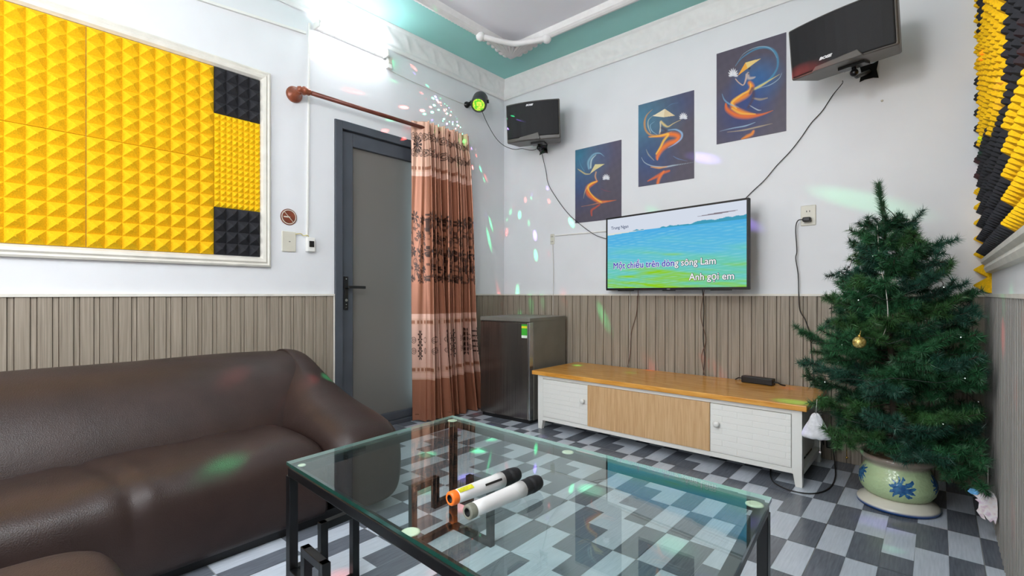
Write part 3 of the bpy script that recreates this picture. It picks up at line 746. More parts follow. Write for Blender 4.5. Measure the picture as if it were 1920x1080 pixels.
def lotus(x, y, s):
    out = []; s *= 1.25
    for a in (-100, -72, -45, -20, 0, 20, 45, 72, 100):
        t = math.radians(a-90); L = s*(1-.0022*abs(a)); dx, dy = math.cos(t)*L, math.sin(t)*L
        out.append(([(x, y+s*.15), (x+dx*.5, y+s*.1+dy*.5), (x+dx, y+dy)], (.010, .017, .002), (232, 232, 236) if a % 40 else (206, 208, 218), 1))
    for a in (25, 155):
        t = math.radians(a); out.append(([(x, y+s*.1), (x+math.cos(t)*s*.45, y+s*.1+math.sin(t)*s*.35), (x+math.cos(t)*s*.8, y+s*.1+math.sin(t)*s*.5)], (.014, .014, .002), (214, 216, 226), 1))
    return out
OR, YE, BL_, WT = (236, 138, 38), (248, 190, 70), (70, 150, 190), (214, 224, 228)
q3 = [(58, 232), (642, 48), (655, 878), (65, 997)]
st3 = [([(230, 330), (290, 260), (400, 190), (500, 175), (570, 230), (580, 340), (520, 440), (430, 500), (380, 535)], (.004, .010, .016, .020, .020, .016, .02, .022, .01), BL_, .75),
       ([(225, 345), (300, 230), (420, 170), (520, 180), (575, 260)], (.002, .006, .008, .006, .003), (170, 205, 220), .8),
       ([(360, 540), (440, 500), (520, 450), (600, 400)], (.02, .022, .012, .003), (222, 206, 120), .95),
       ([(420, 520), (520, 490), (590, 440), (615, 390)], (.004, .008, .006, .002), (180, 205, 220), .8),
       ([(380, 600), (440, 612), (500, 600)], (.012, .02, .008), (178, 160, 128), .7),
       ([(352, 470), (372, 510), (330, 570), (260, 610), (215, 640), (215, 680), (290, 720), (400, 745)], (.030, .040, .050, .055, .045, .04, .04, .02), OR, 1),
       ([(360, 480), (355, 530), (290, 570), (220, 620), (200, 650), (240, 690)], (.010, .014, .02, .024, .022, .01), YE, 1),
       ([(145, 650), (160, 700), (240, 745), (340, 755), (450, 740), (545, 705)], (.012, .034, .045, .045, .02, .004), (226, 108, 40), 1),
       ([(200, 690), (280, 730), (400, 735)], (.014, .02, .01), YE, .8),
       ([(112, 568), (135, 620), (185, 655), (260, 680)], (.004, .012, .014, .004), (120, 170, 205), .8),
       ([(350, 660), (420, 700), (450, 702)], (.006, .01, .003), WT, .7),
       ([(355, 560), (378, 520), (382, 600), (340, 680)], (.02, .03, .03, .02), (70, 52, 72), .8),
       ([(326, 400), (322, 440), (300, 490), (262, 472), (232, 440)], (.014, .016, .010, .009, .008), (210, 180, 160), 1),
       ([(338, 390), (345, 430), (380, 430), (400, 422)], (.02, .028, .02, .008), (190, 176, 170), .9),
       ([(350, 350), (345, 395)], (.022, .012), (52, 40, 52), 1),
       ([(90, 885), (200, 858), (320, 835), (400, 805)], (.003, .010, .012, .004), (160, 190, 214), .9),
       ([(160, 890), (300, 872), (430, 842), (540, 815)], (.005, .014, .014, .003), (190, 170, 140), .85),
       ([(385, 880), (370, 905), (330, 925), (285, 948)], (.02, .03, .03, .012), OR, .95),
       ([(252, 412), (318, 300), (345, 292), (448, 266)], None, (236, 206, 130), 1), ([(252, 412), (318, 300), (335, 350)], None, (240, 170, 60), 1)]+lotus(212, 402, 44)
q2_ = [(88, 240), (594, 97), (598, 903), (92, 985)]
st2 = [([(225, 275), (170, 330), (150, 400), (165, 470), (220, 510), (320, 505), (400, 480)], (.003, .014, .022, .020, .016, .016, .008), (208, 150, 80), .9),
       ([(245, 320), (190, 370), (185, 430), (210, 490)], (.002, .008, .012, .006), (220, 220, 190), .7),
       ([(245, 385), (205, 420), (220, 470), (270, 505)], (.003, .008, .010, .004), (150, 190, 215), .8),
       ([(190, 525), (280, 520), (400, 500), (460, 520), (440, 560), (370, 590), (310, 640), (275, 700), (272, 735)], (.01, .02, .045, .05, .05, .055, .05, .04, .012), (236, 120, 44), 1),
       ([(200, 528), (300, 515), (370, 500), (330, 560), (300, 620), (262, 680)], (.008, .016, .024, .026, .022, .016), YE, 1),
       ([(370, 462), (440, 458), (490, 490), (485, 540), (430, 590), (370, 625)], (.006, .014, .020, .018, .012, .004), (150, 186, 224), .9),
       ([(120, 715), (150, 760), (220, 790), (330, 800), (420, 785), (590, 757)], (.004, .008, .010, .016, .014, .003), (180, 196, 206), .9),
       ([(165, 640), (190, 690), (240, 740)], (.004, .014, .006), (176, 176, 160), .7),
       ([(210, 800), (290, 808), (360, 795)], (.008, .02, .008), (236, 160, 80), .9),
       ([(380, 835), (320, 855), (260, 890), (180, 930)], (.02, .03, .03, .01), (220, 104, 50), .95),
       ([(330, 840), (290, 900), (275, 950)], (.02, .035, .03), (238, 120, 50), .95),
       ([(415, 700), (460, 725), (540, 745)], (.004, .010, .003), (110, 140, 190), .7),
       ([(345, 265), (400, 225), (465, 212)], (.002, .005, .002), (110, 160, 200), .7),
       ([(300, 390), (300, 440), (295, 490)], (.016, .012, .018), (226, 214, 190), 1),
       ([(305, 385), (335, 415), (370, 430), (420, 400), (480, 370)], (.02, .024, .014, .008, .005), (214, 190, 130), 1),
       ([(310, 440), (350, 470), (300, 490)], (.02, .03, .02), (70, 52, 66), .7),
       ([(228, 335), (340, 268), (432, 330), (330, 345)], None, (222, 200, 160), 1), ([(228, 335), (340, 268), (330, 345)], None, (236, 222, 190), 1)]+lotus(505, 345, 36)
q1_ = [(112, 195), (622, 64), (637, 980), (132, 1020)]
st1 = [([(280, 400), (275, 320), (330, 240), (400, 222), (450, 260)], (.022, .032, .022, .012, .003), (130, 180, 204), .8),
       ([(300, 390), (310, 300), (360, 240)], (.02, .02, .006), (196, 218, 220), .8),
       ([(150, 405), (190, 430), (240, 460), (290, 462)], (.004, .016, .016, .008), (206, 186, 130), .9),
       ([(160, 280), (190, 370), (230, 430)], (.003, .010, .008), (90, 150, 180), .7),
       ([(360, 440), (352, 490), (370, 545)], (.016, .020, .012), (196, 150, 120), 1),
       ([(372, 545), (310, 580), (265, 620), (270, 680), (320, 730), (400, 780), (480, 780), (580, 768)], (.02, .04, .05, .05, .045, .035, .02, .003), (226, 110, 48), 1),
       ([(368, 548), (310, 570), (270, 610), (290, 670), (350, 740), (420, 790)], (.012, .022, .026, .014, .014, .02), YE, 1),
       ([(270, 600), (235, 660), (218, 740)], (.012, .010, .003), (206, 190, 140), .9),
       ([(195, 832), (300, 815), (400, 795), (470, 785)], (.006, .008, .014, .012), (206, 130, 90), .9),
       ([(400, 815), (350, 850), (310, 880), (312, 940)], (.02, .02, .028, .014), (200, 84, 56), .8),
       ([(410, 630), (460, 655), (520, 670)], (.004, .012, .004), (130, 66, 90), .7),
       ([(290, 462), (350, 350), (455, 346), (360, 410)], None, (216, 204, 150), 1)]+lotus(470, 510, 40)
poster('poster', -2.323, -1.888, 1.600, 2.220, baseA([(.1, .1, .75, (60, 130, 160), .9), (.1, .5, .6, (40, 76, 130), .7), (.6, .12, .5, (72, 74, 120), .6)], 1), st1, q1_, 'dark blue dancer poster nearest the corner, lower edge behind the television')
poster('poster', -1.742, -1.312, 1.825, 2.455, baseA([(.0, .2, .9, (66, 128, 158), .95), (.2, .7, .6, (42, 76, 130), .8), (.8, .1, .4, (56, 80, 130), .5)], 2), st2, q2_, 'dancer poster with a level conical hat, middle of the three')
poster('poster', -1.156, -.726, 2.035, 2.662, baseA([(.6, .42, .42, (30, 110, 170), .9), (.45, .6, .5, (36, 66, 130), .9), (.35, .8, .5, (40, 56, 110), .7)], 3), st3, q3, 'dancer poster inside a swirling ring, hung highest beside the right speaker')
# ------------------------------------------------------------------ television
def text_mesh(body, size, loc, mat, parent, name, outline=0, shear=0, align='LEFT', ext=.0002, sx=1.0, rx=PI/2, fat=0):
    cu = bpy.data.curves.new(name, 'FONT'); cu.body = body; cu.size = size; cu.extrude = ext; cu.offset = outline; cu.shear = shear; cu.align_x = align; cu.resolution_u = 3
    ob = bpy.data.objects.new('tmp', cu); C.objects.link(ob); bpy.context.view_layer.update()
    dg = bpy.context.evaluated_depsgraph_get(); me = bpy.data.meshes.new_from_object(ob.evaluated_get(dg)); bpy.data.objects.remove(ob); bpy.data.curves.remove(cu)
    if fat:      # bolder strokes: the same letters laid over one another with tiny shifts
        import bmesh
        bm = bmesh.new()
        for k in range(10):
            m2 = me.copy(); m2.transform(Matrix.Translation((fat*math.cos(k*PI/5), fat*math.sin(k*PI/5), k*.000015))); bm.from_mesh(m2); bpy.data.meshes.remove(m2)
        bm.to_mesh(me); bm.free()
    me.transform(Matrix.Translation(loc)@Matrix.Rotation(rx, 4, 'X')@Matrix.Diagonal((sx, 1, 1, 1))); me.materials.clear(); me.materials.append(mat)
    o = bpy.data.objects.new(name, me); C.objects.link(o); o.parent = parent; return o
def tv():
    xa, ya, xb, yb = -1.977, 3.405, -.883, 3.245; yaw = math.atan2(yb-ya, xb-xa); W = math.hypot(xb-xa, yb-ya); H0, H1 = 1.027, 1.597; Hh = H1-H0
    t = thing('television', 'wall-mounted flat television showing a karaoke lake scene', 'television', ((xa+xb)/2, (ya+yb)/2, H0), yaw); kw = dict(world=False)
    w = W/2
    m = MB(); m.box((-w, .004, 0), (w, .030, Hh)); m.box((-w*.75, .030, .06), (w*.75, .062, Hh*.6)); m.build('housing', M['blackp'], t, bevel=.004, **kw)
    m = MB(); b = .012
    m.box((-w, -.004, .0), (w, .006, .017)); m.box((-w, -.004, Hh-b), (w, .006, Hh)); m.box((-w, -.004, .017), (-w+b, .006, Hh-b)); m.box((w-b, -.004, .017), (w, .006, Hh-b)); m.box((-.05, -.005, -.006), (.05, .004, .004)); m.box((-w*.8, .0, -.005), (-w*.55, .015, .002)); m.box((w*.55, .0, -.005), (w*.8, .015, .002))
    m.build('bezel', M['blackp'], t, bevel=.001, **kw)
    m = MB(); m.box((-.15, .0625, .10), (.15, .0945, .36)); m.bar((-.10, .07, .2), (-.10, .135, .2), .03); m.bar((.10, .07, .2), (.10, .150, .2), .03); m.build('wall_bracket', M['blackm'], t, **kw)
    def fn(u, v):
        hz = .19+.022*np.sin(u*2.2+.3)*0+.0*u
        c = np.zeros(u.shape+(3,)); sky = s2l((226, 234, 248)); c[:] = sky
        hz = .205+.01*u
        rs = np.random.RandomState(3)
        def fbm(fu, fv, k):
            o = 0
            for i in range(k):
                a, b, p, q = rs.uniform(.5, 1.5)*fu, rs.uniform(.5, 1.5)*fv, rs.uniform(0, 6), rs.uniform(-.5, .5); o = o+np.sin(a*u*6.28+p+q*v*20)*np.sin(b*v*6.28+p*2+q*u*9)
            return o/math.sqrt(k)
        n, n2, n3 = fbm(2.2, 9, 9), fbm(1.2, 3.5, 8), fbm(6, 26, 10)
        t = np.clip((v-hz)/(1-hz), 0, 1)
        blue, cyan, gr, lime = s2l((86, 186, 242)), s2l((112, 208, 232)), s2l((116, 214, 178)), s2l((152, 216, 36))
        wcol = mix(mix(np.broadcast_to(blue, c.shape), cyan, np.clip(t*1.8+.2*n2, 0, 1)), gr, np.clip((t-.30)*1.9+.30*n2+.12*n, 0, 1))
        wcol = mix(wcol, np.broadcast_to(lime, c.shape), np.clip((t-.66)*2.6+.5*n2+.45*n-1.4*np.abs(u-.42)+.25, 0, 1)*np.clip((t-.25)*4, 0, 1))
        wcol = mix(wcol, np.broadcast_to(s2l((170, 236, 246)), c.shape), np.clip(.28*n3*(t > .04), 0, .35))
        c = np.where((v > hz)[..., None], wcol, c)
        far = (v < hz+.004)&(v > hz-.004-.040*np.clip((u-.42)*2, 0, 1)-.010*fbm(5, .01, 8)*np.ones_like(u)-.006*fbm(14, .01, 8))&((u > .42)|(fbm(2.5, .01, 5) > .3)); c = np.where(far[..., None], s2l((70, 165, 196)), c)
        shore = (v > hz)&(v < hz+.03*(1-u*3)); c = np.where(shore[..., None], s2l((232, 238, 230)), c)
        bird = (np.abs(v-.115+.06*(u-.8)) < .008*np.clip(1-np.abs(u-.82)*9, 0, 1)+.003)&(u > .70)&(u < .95); c = np.where(bird[..., None], s2l((140, 130, 140)), c)
        return c
    b = .012; sw, z0, z1 = w-b, .017, Hh-b
    painted_grid('screen', fn, 360, 200, lambda u, v: (-sw+2*sw*u, np.full(u.shape, -.0005), z1+(z0-z1)*v), M['screen'], None).parent = t
    scr = [o for o in t.children if o.name.startswith('screen')][0]
    # lyrics
    def line(parts, x, z, size):
        for txt, mat, omat in parts:
            o = text_mesh(txt, size, (x, -.0030, z), M[mat], scr, 'lyric_text', fat=.0009); text_mesh(txt, size, (x, -.0014, z), M[omat], scr, 'lyric_outline', fat=.0036)
            xs = [v.co.x for v in o.data.vertices]; x = max(xs)+.004+.012*(txt.endswith(' '))
    line([('Một chiều trên dòn', 'text_p', 'text_w'), ('g sông Lam', 'text_w', 'text_k')], -.485, .168, .066)
    line([('Anh gọi em', 'text_w', 'text_k')], .155, .066, .066)
    text_mesh('Trung Ngan', .034, (-.505, -.002, .475), M['text_g'], scr, 'title_text', outline=.0004)
    text_mesh('SONY', .010, (0, -.0055, .004), M['silver'], t, 'logo', align='CENTER')
tv()
# ------------------------------------------------------------------ speakers
def speaker(name, c, nrm, W, Hh, D, tilt, label, logo_low, wallpt, roll=0):
    f = Vector(nrm).normalized(); yaw = math.atan2(f.y, f.x)+PI/2
    t = thing('loudspeaker', label, 'speaker', c, 0, 'wall speakers either side of the posters', rot=(math.radians(tilt), math.radians(roll), yaw)); kw = dict(world=False)
    # local: front face at y=-D/2 facing -y ; z up
    w = W/2; h = Hh/2
    def outline(k=1.0, n=10, dz=0):
        return [(-w*k+2*w*k*i/n, -D*.5-.035*(1-(2*i/n-1)**2)) for i in range(n+1)]
    fr = outline(); back = [(w*.80, D*.5), (-w*.80, D*.5)]
    m = MB(); m.prism(fr+back, 'z', -h, h); m.build('cabinet', M['spk'], t, bevel=.010, seg=3, **kw)
    m = MB(); g = [(x*.955, y-.010) for x, y in fr]; gb = [(x*.955, y+.012) for x, y in fr][::-1]
    za, zb = (-h*.80, h*.93) if not logo_low else (-h*.93, h*.94)
    m.prism(g+gb, 'z', za, zb); m.build('grille', M['grille'], t, bevel=.006, **kw)
    m = MB(); pts = [(-w*.62, -h*.97), (w*.30, -h*.97), (w*.24, -h*.64), (-w*.45, -h*.80)] if not logo_low else [(-w*.50, -h*1.0), (w*.45, -h*1.0), (w*.36, -h*.74), (-w*.42, -h*.84)]
    m.prism(pts, 'y', -D*.5-.047, -D*.5-.02); m.build('badge_panel', M['spk'], t, bevel=.003, **kw)
    if logo_low: text_mesh('BOSE', .018, (-.055, -D*.5-.0465, -h*.66), M['silver'], t, 'logo', outline=.0012, shear=.35, align='CENTER', sx=1.35)
    else: text_mesh('BOSE', .018, (-.012, -D*.5-.0485, h*.74), M['silver'], t, 'logo', outline=.0012, shear=.35, align='CENTER', sx=1.35)
    inv = Matrix.LocRotScale(t.location, t.rotation_euler, None).inverted()
    wp = inv@Vector(wallpt); b0 = Vector((.02, .0, -h+.004))
    m = MB(); m.box((-.04, -.04, -h-.014), (.08, .04, -h)); m.tube([b0, b0+Vector((0, .0, -.05)), b0+Vector((.0, .03, -.062)), wp], .011, 10)
    m.ball(b0+Vector((0, 0, -.045)), .020, n=8)
    m.build('bracket_arm', M['blackm'], t, **kw)
    m = MB(); wv = inv.to_3x3()
    P = lambda a, z: wp+wv@Vector((a, -.004, z)); P2 = lambda a, z: wp+wv@Vector((a, .0, z))
    sh = [(-.045, .05), (-.02, .04), (.02, .04), (.045, .05), (.036, .0), (.045, -.05), (.02, -.042), (-.02, -.042), (-.045, -.05), (-.036, 0)]
    n = len(sh); v = [P2(a, z) for a, z in sh]+[P(a, z) for a, z in sh]
    m.add(v, [tuple(range(n)), tuple(range(n, 2*n))[::-1]]+[(i, (i+1) % n, n+(i+1) % n, n+i) for i in range(n)])
    m.build('wall_plate', M['blackm'], t, **kw)
    return t
speaker('l', (-2.560, 3.245, 2.435), (.368, -.930, 0), .465, .315, .19, 6, 'smaller-looking black speaker in the back corner, beside the coloured party lamp', False, (-2.66, BW-.002, 2.30))
speaker('r', (-.36, 3.12, 2.345), (-.247, -.969, 0), .50, .27, .20, 9, 'large black speaker at top right, cut by the picture edge', True, (-.30, BW-.002, 2.285))
# ------------------------------------------------------------------ party lamp with its real pattern of coloured beams
def party():
    c = Vector((-2.99, 3.0, 2.655)); aim = Vector((.42, -.62, -.72)).normalized()
    q = aim.to_track_quat('Z', 'Y')
    t = thing('party_lamp', 'small black party lamp with a glowing green lens, near the room corner', 'lamp', c, rot=q.to_euler()); t.scale = (1.28, 1.28, 1.28); kw = dict(world=False)
    m = MB(); m.lathe([(.030, -.085), (.046, -.078), (.052, -.06), (.054, .035), (.050, .045), (.044, .045), (.042, .030)], n=32, cap=False); m.lathe([(.001, -.085), (.030, -.085)], n=32, cap=False); m.build('housing', M['dgrey'], t, **kw)
    tn = NT('party_lens'); v = tn.n('ShaderNodeTexVoronoi'); v.inputs['Scale'].default_value = 60; tc = tn.n('ShaderNodeTexCoord'); tn.l(tc.outputs['Object'], v.inputs['Vector'])
    gr = tn.n('ShaderNodeTexGradient', gradient_type='SPHERICAL'); mp = tn.n('ShaderNodeMapping'); mp.inputs['Scale'].default_value = (22, 22, 22); mp.inputs['Location'].default_value = (0, 0, -.9); tn.l(tc.outputs['Object'], mp.inputs[0]); tn.l(mp.outputs[0], gr.inputs[0])
    r = tn.n('ShaderNodeValToRGB'); tn.l(v.outputs['Distance'], r.inputs[0]); r.color_ramp.elements[0].color = (1, .75, .12, 1); r.color_ramp.elements[1].color = (.1, .55, .03, 1); r.color_ramp.elements[1].position = .7
    e = tn.n('ShaderNodeEmission'); tn.l(r.outputs[0], e.inputs[0]); e.inputs[1].default_value = 1.1; tn.l(e.outputs[0], tn.out.inputs[0])
    m = MB(); m.lathe([(.041, .030), (.040, .040), (.034, .052), (.022, .062), (.010, .066), (.0005, .067)], n=28, cap=False); m.build('lens', tn.m, t, **kw)
    m = MB(); inv = q.to_matrix().inverted(); wl = inv@Vector((-.112, -.01, .01))
    for s in (-1, 1): m.bar(Vector((s*.056, 0, -.01)), wl+Vector((s*.02, 0, 0)), .014, .006)
    m.tube([Vector((-.064, 0, -.01)), Vector((-.05, 0, -.01))], .012, 10); m.tube([Vector((.064, 0, -.01)), Vector((.05, 0, -.01))], .012, 10)
    m.ball(wl, .022, n=8); m.build('bracket', M['blackm'], t, **kw)
    # beams
    def gobo(name, seed, scale, thr, energy, cols, spot=164):
        l = bpy.data.lights.new(name, 'SPOT'); l.spot_size = math.radians(spot); l.spot_blend = .35; l.shadow_soft_size = 0.0; l.energy = energy
        o = bpy.data.objects.new(name, l); C.objects.link(o); o.location = c+aim*.105
        d2 = Vector((.28, -.66, -.74)); o.rotation_euler = d2.to_track_quat('-Z', 'Y').to_euler()
        l.use_nodes = True; nt = l.node_tree; nt.nodes.clear(); N = nt.nodes.new; K = nt.links.new
        tc = N('ShaderNodeTexCoord'); mp = N('ShaderNodeMapping'); mp.inputs['Location'].default_value = (seed, seed*.7, -seed); K(tc.outputs['Normal'], mp.inputs[0])
        vo = N('ShaderNodeTexVoronoi'); vo.inputs['Scale'].default_value = scale; vo.inputs['Randomness'].default_value = .9; K(mp.outputs[0], vo.inputs['Vector'])
        rm = N('ShaderNodeMapRange'); rm.inputs['From Min'].default_value = thr; rm.inputs['From Max'].default_value = thr*.45; K(vo.outputs['Distance'], rm.inputs[0])
        sp = N('ShaderNodeSeparateColor'); K(vo.outputs['Color'], sp.inputs[0])
        cr = N('ShaderNodeValToRGB'); cr.color_ramp.interpolation = 'CONSTANT'
        el = cr.color_ramp.elements
        while len(el) < len(cols): el.new(.5)
        for i, cc in enumerate(cols): el[i].position = i/len(cols); el[i].color = (*cc, 1)
        K(sp.outputs[0], cr.inputs[0])
        mu = N('ShaderNodeMath'); mu.operation = 'MULTIPLY'; K(rm.outputs[0], mu.inputs[0]); K(sp.outputs[1], mu.inputs[1])
        e = N('ShaderNodeEmission'); K(cr.outputs[0], e.inputs[0]); K(mu.outputs[0], e.inputs[1]); ou = N('ShaderNodeOutputLight'); K(e.outputs[0], ou.inputs[0])
    Gn, Rd, Wh = (.05, 1, .35), (1, .12, .10), (.8, .9, .5)
    gobo('party_beams', 3.3, 13.0, .32, 800, [Gn, Rd, (0, 0, 0), Gn, (0, 0, 0), (.35, .2, 1), (0, 0, 0), Rd])
party()
# ------------------------------------------------------------------ wall tube lamp
def tube():
    zc = 2.785
    t = thing('tube_lamp', 'bright white tube lamp high on the left wall', 'lamp', (LW, 1.87, zc))
    m = MB(); m.box((LW+.001, 1.59, zc-.018), (LW+.028, 2.125, zc+.018)); m.build('batten', M['white'], t, bevel=.003)
    for y in (1.585, 2.118):
        m = MB(); m.box((LW, y, zc-.022), (LW+.075, y+.016, zc+.022)); m.build('end_socket', M['white'], t, bevel=.004)
    m = MB(); m.tube([(LW+.055, 1.602, zc), (LW+.055, 2.117, zc)], .014, 16); m.build('tube', M['tube'], t)
tube()
def socketbox(name, label, cat, mats, boxes, loc, group=None):
    t = thing(name, label, cat, loc, group=group)
    for nm, a, b, mt, bv in boxes: MB().box(a, b).build(nm, M[mt], t, bevel=bv)
    return t
# surface trunking and conduits
def conduit(label, a, b, w=.012):
    m = MB(); m.bar(a, b, w, w); return tag(m.build('conduit', M['white'], bevel=.002), label, 'conduit')
conduit('thin white conduit running down the left wall from tube lamp to switch', (LW+.0065, 1.555, 2.79), (LW+.0065, 1.540, 1.352))
conduit('white conduit sloping up along the left wall above the foam panels', (LW+.0065, .60, 2.63), (LW+.0065, 1.53, 2.715), .016)
conduit('thin white conduit on the back wall between outlet and television', (-2.53, BW-.0065, 1.512), (-1.98, BW-.0065, 1.508), .010)
socketbox('junction_box', 'small white socket box at the end of the tube lamp', 'socket', 0, [('case', (LW, 2.150, 2.70), (LW+.03, 2.195, 2.79), 'white', .004), ('face', (LW+.03, 2.156, 2.735), (LW+.033, 2.189, 2.775), 'ivory', .002)], (LW, 2.17, 2.70))
socketbox('blank_plate', 'square ivory blank plate under the no-smoking sign', 'wall plate', 0, [('plate', (LW, 1.375, 1.270), (LW+.010, 1.465, 1.400), 'ivory', .004), ('mark', (LW+.010, 1.418, 1.333), (LW+.0115, 1.428, 1.337), 'dgrey', 0)], (LW, 1.42, 1.27))
socketbox('wall_switch', 'small white switch box with a black rocker, beside the door frame', 'switch', 0, [('case', (LW, 1.530, 1.278), (LW+.030, 1.585, 1.372), 'white', .005), ('rocker', (LW+.030, 1.542, 1.308), (LW+.036, 1.574, 1.348), 'blackp', .002)], (LW, 1.557, 1.278))
cable('cable', [(LW+.012, 1.46, 1.385), (LW+.02, 1.49, 1.392), (LW+.016, 1.51, 1.380), (LW+.02, 1.53, 1.385), (LW+.018, 1.545, 1.378)], .0025, M['yw'], 'short yellow wire looping between blank plate and switch')
def sign():
    t = thing('no_smoking_sign', 'round brown no-smoking sign on the left wall', 'sign', (LW, 1.420, 1.493)); Rm = Matrix.Rotation(PI/2, 4, 'Y'); c = (LW+.0005, 1.420, 1.493); r = .052
    MB().lathe([(r, 0), (r, .004), (r-.002, .005)], c, 40, M4=Rm).build('disc', M['redbrown'], t)
    m = MB()
    G_ = [[(LW+.0062, 1.420+rr*math.cos(2*PI*k/40), 1.493+rr*math.sin(2*PI*k/40)) for rr in (r*.80, r*.90)] for k in range(40)]
    m.grid(G_, closeu=True, smooth=False)
    m.bar((LW+.0062, 1.42-.028, 1.493+.030), (LW+.0062, 1.42+.028, 1.493-.030), .003, .001, up=(1, 0, 0))
    m.build('ring_and_slash', M['ivory'], t, fix=False)
    m = MB(); m.box((LW+.0055, 1.387, 1.489), (LW+.0064, 1.418, 1.496)); m.box((LW+.0055, 1.421, 1.489), (LW+.0064, 1.428, 1.495)); m.build('cigarette', M['ivory'], t)
sign()
def outlet(x, z, w, h, label, nholes):
    t = thing('power_outlet', label, 'outlet', (x, BW, z-h/2))
    MB().box((x-w/2, BW-.009, z-h/2), (x+w/2, BW, z+h/2)).build('plate', M['ivory'], t, bevel=.004)
    for zz in nholes:
        for dx in (-.008, .008): MB().box((x+dx-.002, BW-.0102, z+zz-.005), (x+dx+.002, BW-.0085, z+zz+.005)).build('slot', M['blackp'], t)
outlet(-.604, 1.485, .082, .125, 'ivory wall outlet with a black plug, right of the television', (.025, -.030))
outlet(-2.562, 1.482, .042, .090, 'small double wall outlet left of the television, under the corner speaker', (.022, -.022))
# plug + cables
def plugcable():
    t = thing('wall_cable', 'black plug and cord hanging from the outlet down behind the tree', 'cord', (-.61, BW-.04, 1.45))
    m = MB(); m.box((-.628, BW-.055, 1.443), (-.585, BW-.010, 1.470)); m.build('plug', M['wire'], t, bevel=.006)
    m = MB(); m.tube(smooth_path([(-.625, BW-.045, 1.457), (-.655, BW-.04, 1.452), (-.668, BW-.03, 1.40), (-.662, BW-.028, 1.269), (-.668, BW-.028, 1.22), (-.655, BW-.028, 1.12), (-.652, BW-.028, 1.0), (-.645, BW-.03, .90), (-.616, BW-.03, .839), (-.590, BW-.03, .74), (-.58, BW-.03, .60), (-.55, BW-.03, .3), (-.52, BW-.03, .09)], 8), .0032, 6); m.build('wire', M['wire'], t, fix=False)
plugcable()
yb = BW-.012
cable('speaker_cable', [(-2.66, BW-.03, 2.25), (-2.63, yb, 2.10), (-2.60, yb, 1.97), (-2.50, yb, 1.82), (-2.40, yb, 1.70), (-2.30, yb, 1.61), (-2.15, yb, 1.50), (-2.05, yb, 1.455), (-1.93, yb, 1.42)], .0026, M['wire'], 'black cable sagging from the corner speaker down to the television')
cable('speaker_cable', [(-.405, 3.30, 2.20), (-.42, 3.40, 2.22), (-.477, yb, 2.19), (-.530, yb, 2.11), (-.588, yb, 2.05), (-.640, yb, 1.975), (-.70, yb, 1.90), (-.78, yb, 1.82), (-.85, yb, 1.74), (-.93, yb, 1.67), (-1.0, yb, 1.60)], .0026, M['wire'], 'black cable running from the right speaker down to the television')
cable('cable', [(LW+.012, 2.17, 2.70), (LW+.012, 2.25, 2.686), (LW+.012, 2.5, 2.672), (LW+.012, 2.8, 2.66), (LW+.02, 2.98, 2.66)], .0022, M['wirew'], 'thin pale cable from the tube lamp along the wall to the party lamp')
cable('cable', [(-2.95, 2.97, 2.60), (-2.99, 3.10, 2.50), (-3.03, 3.25, 2.42), (-3.00, 3.33, 2.36), (-2.94, 3.40, 2.33), (-2.86, 3.42, 2.325), (-2.78, 3.44, 2.30), (-2.72, 3.44, 2.295), (-2.67, 3.44, 2.315)], .0026, M['wire'], 'thin black cable drooping from the party lamp to the corner speaker')
cable('cable', [(-2.553, yb, 1.44), (-2.545, yb, 1.2), (-2.54, BW-.024, 1.0), (-2.54, BW-.024, .83), (-2.525, BW-.024, .6), (-2.47, BW-.03, .434)], .0022, M['wirew'], 'thin white cable hanging from the small outlet behind the refrigerator')
cable('cable', [(-1.80, BW-.024, 1.04), (-1.805, BW-.024, .8), (-1.80, BW-.024, .62), (-1.81, BW-.024, .52), (-1.81, BW-.03, .434)], .0020, M['wirew'], 'thin white wire hanging below the left part of the television')
cable('cable', [(-1.73, BW-.03, 1.04), (-1.745, BW-.026, .86), (-1.79, BW-.026, .70), (-1.80, BW-.026, .55), (-1.815, BW-.034, .434)], .0026, M['wirer'], 'brown cable hanging below the left part of the television')
cable('cable', [(-1.245, BW-.03, 1.04), (-1.235, BW-.026, .9), (-1.24, BW-.026, .70), (-1.23, BW-.026, .56), (-1.235, BW-.034, .434)], .0030, M['wire'], 'black cable dropping from the middle of the television to the bench')
cable('cable', [(-1.228, BW-.03, 1.04), (-1.255, BW-.030, .85), (-1.22, BW-.030, .68), (-1.25, BW-.030, .56), (-1.225, BW-.04, .434)], .0022, M['wirer'], 'thin brown cable twisted round the black one below the television')
def adaptor():
    t = thing('power_adaptor', 'black brick power adaptor lying on the bench top', 'adaptor', (-.86, 3.36, .431), math.radians(-8)); kw = dict(world=False)
    MB().box((-.095, -.028, 0), (.095, .028, .042)).build('case', M['blackp'], t, bevel=.006, **kw)
    m = MB(); m.tube(smooth_path([(-.095, 0, .02), (-.12, .0, .022), (-.15, .02, .006), (-.16, .05, .004)], 6), .004, 6); m.build('lead', M['wire'], t, fix=False, **kw); m = MB(); m.tube(smooth_path([(.095, 0, .02), (.115, .0, .022), (.135, .01, .010), (.15, .03, .005)], 6), .004, 6); m.build('lead', M['wire'], t, fix=False, **kw)
adaptor()
m = MB(); m.box((-.50, BW-.075, .085), (-.43, BW-.020, .165)); o = m.build('plug_adaptor', M['blackp'], bevel=.006); tag(o, 'small black plug-in box low on the wall right of the bench', 'adaptor')
cable('floor_cable', [(-.47, BW-.05, .09), (-.45, 3.36, .02), (-.42, 3.15, .005), (-.42, 2.95, .005), (-.47, 2.82, .005), (-.56, 2.79, .005), (-.65, 2.85, .005), (-.70, 2.98, .005), (-.72, 3.1, .005)], .0035, M['wire'], 'black cable looping on the floor round the bench leg')
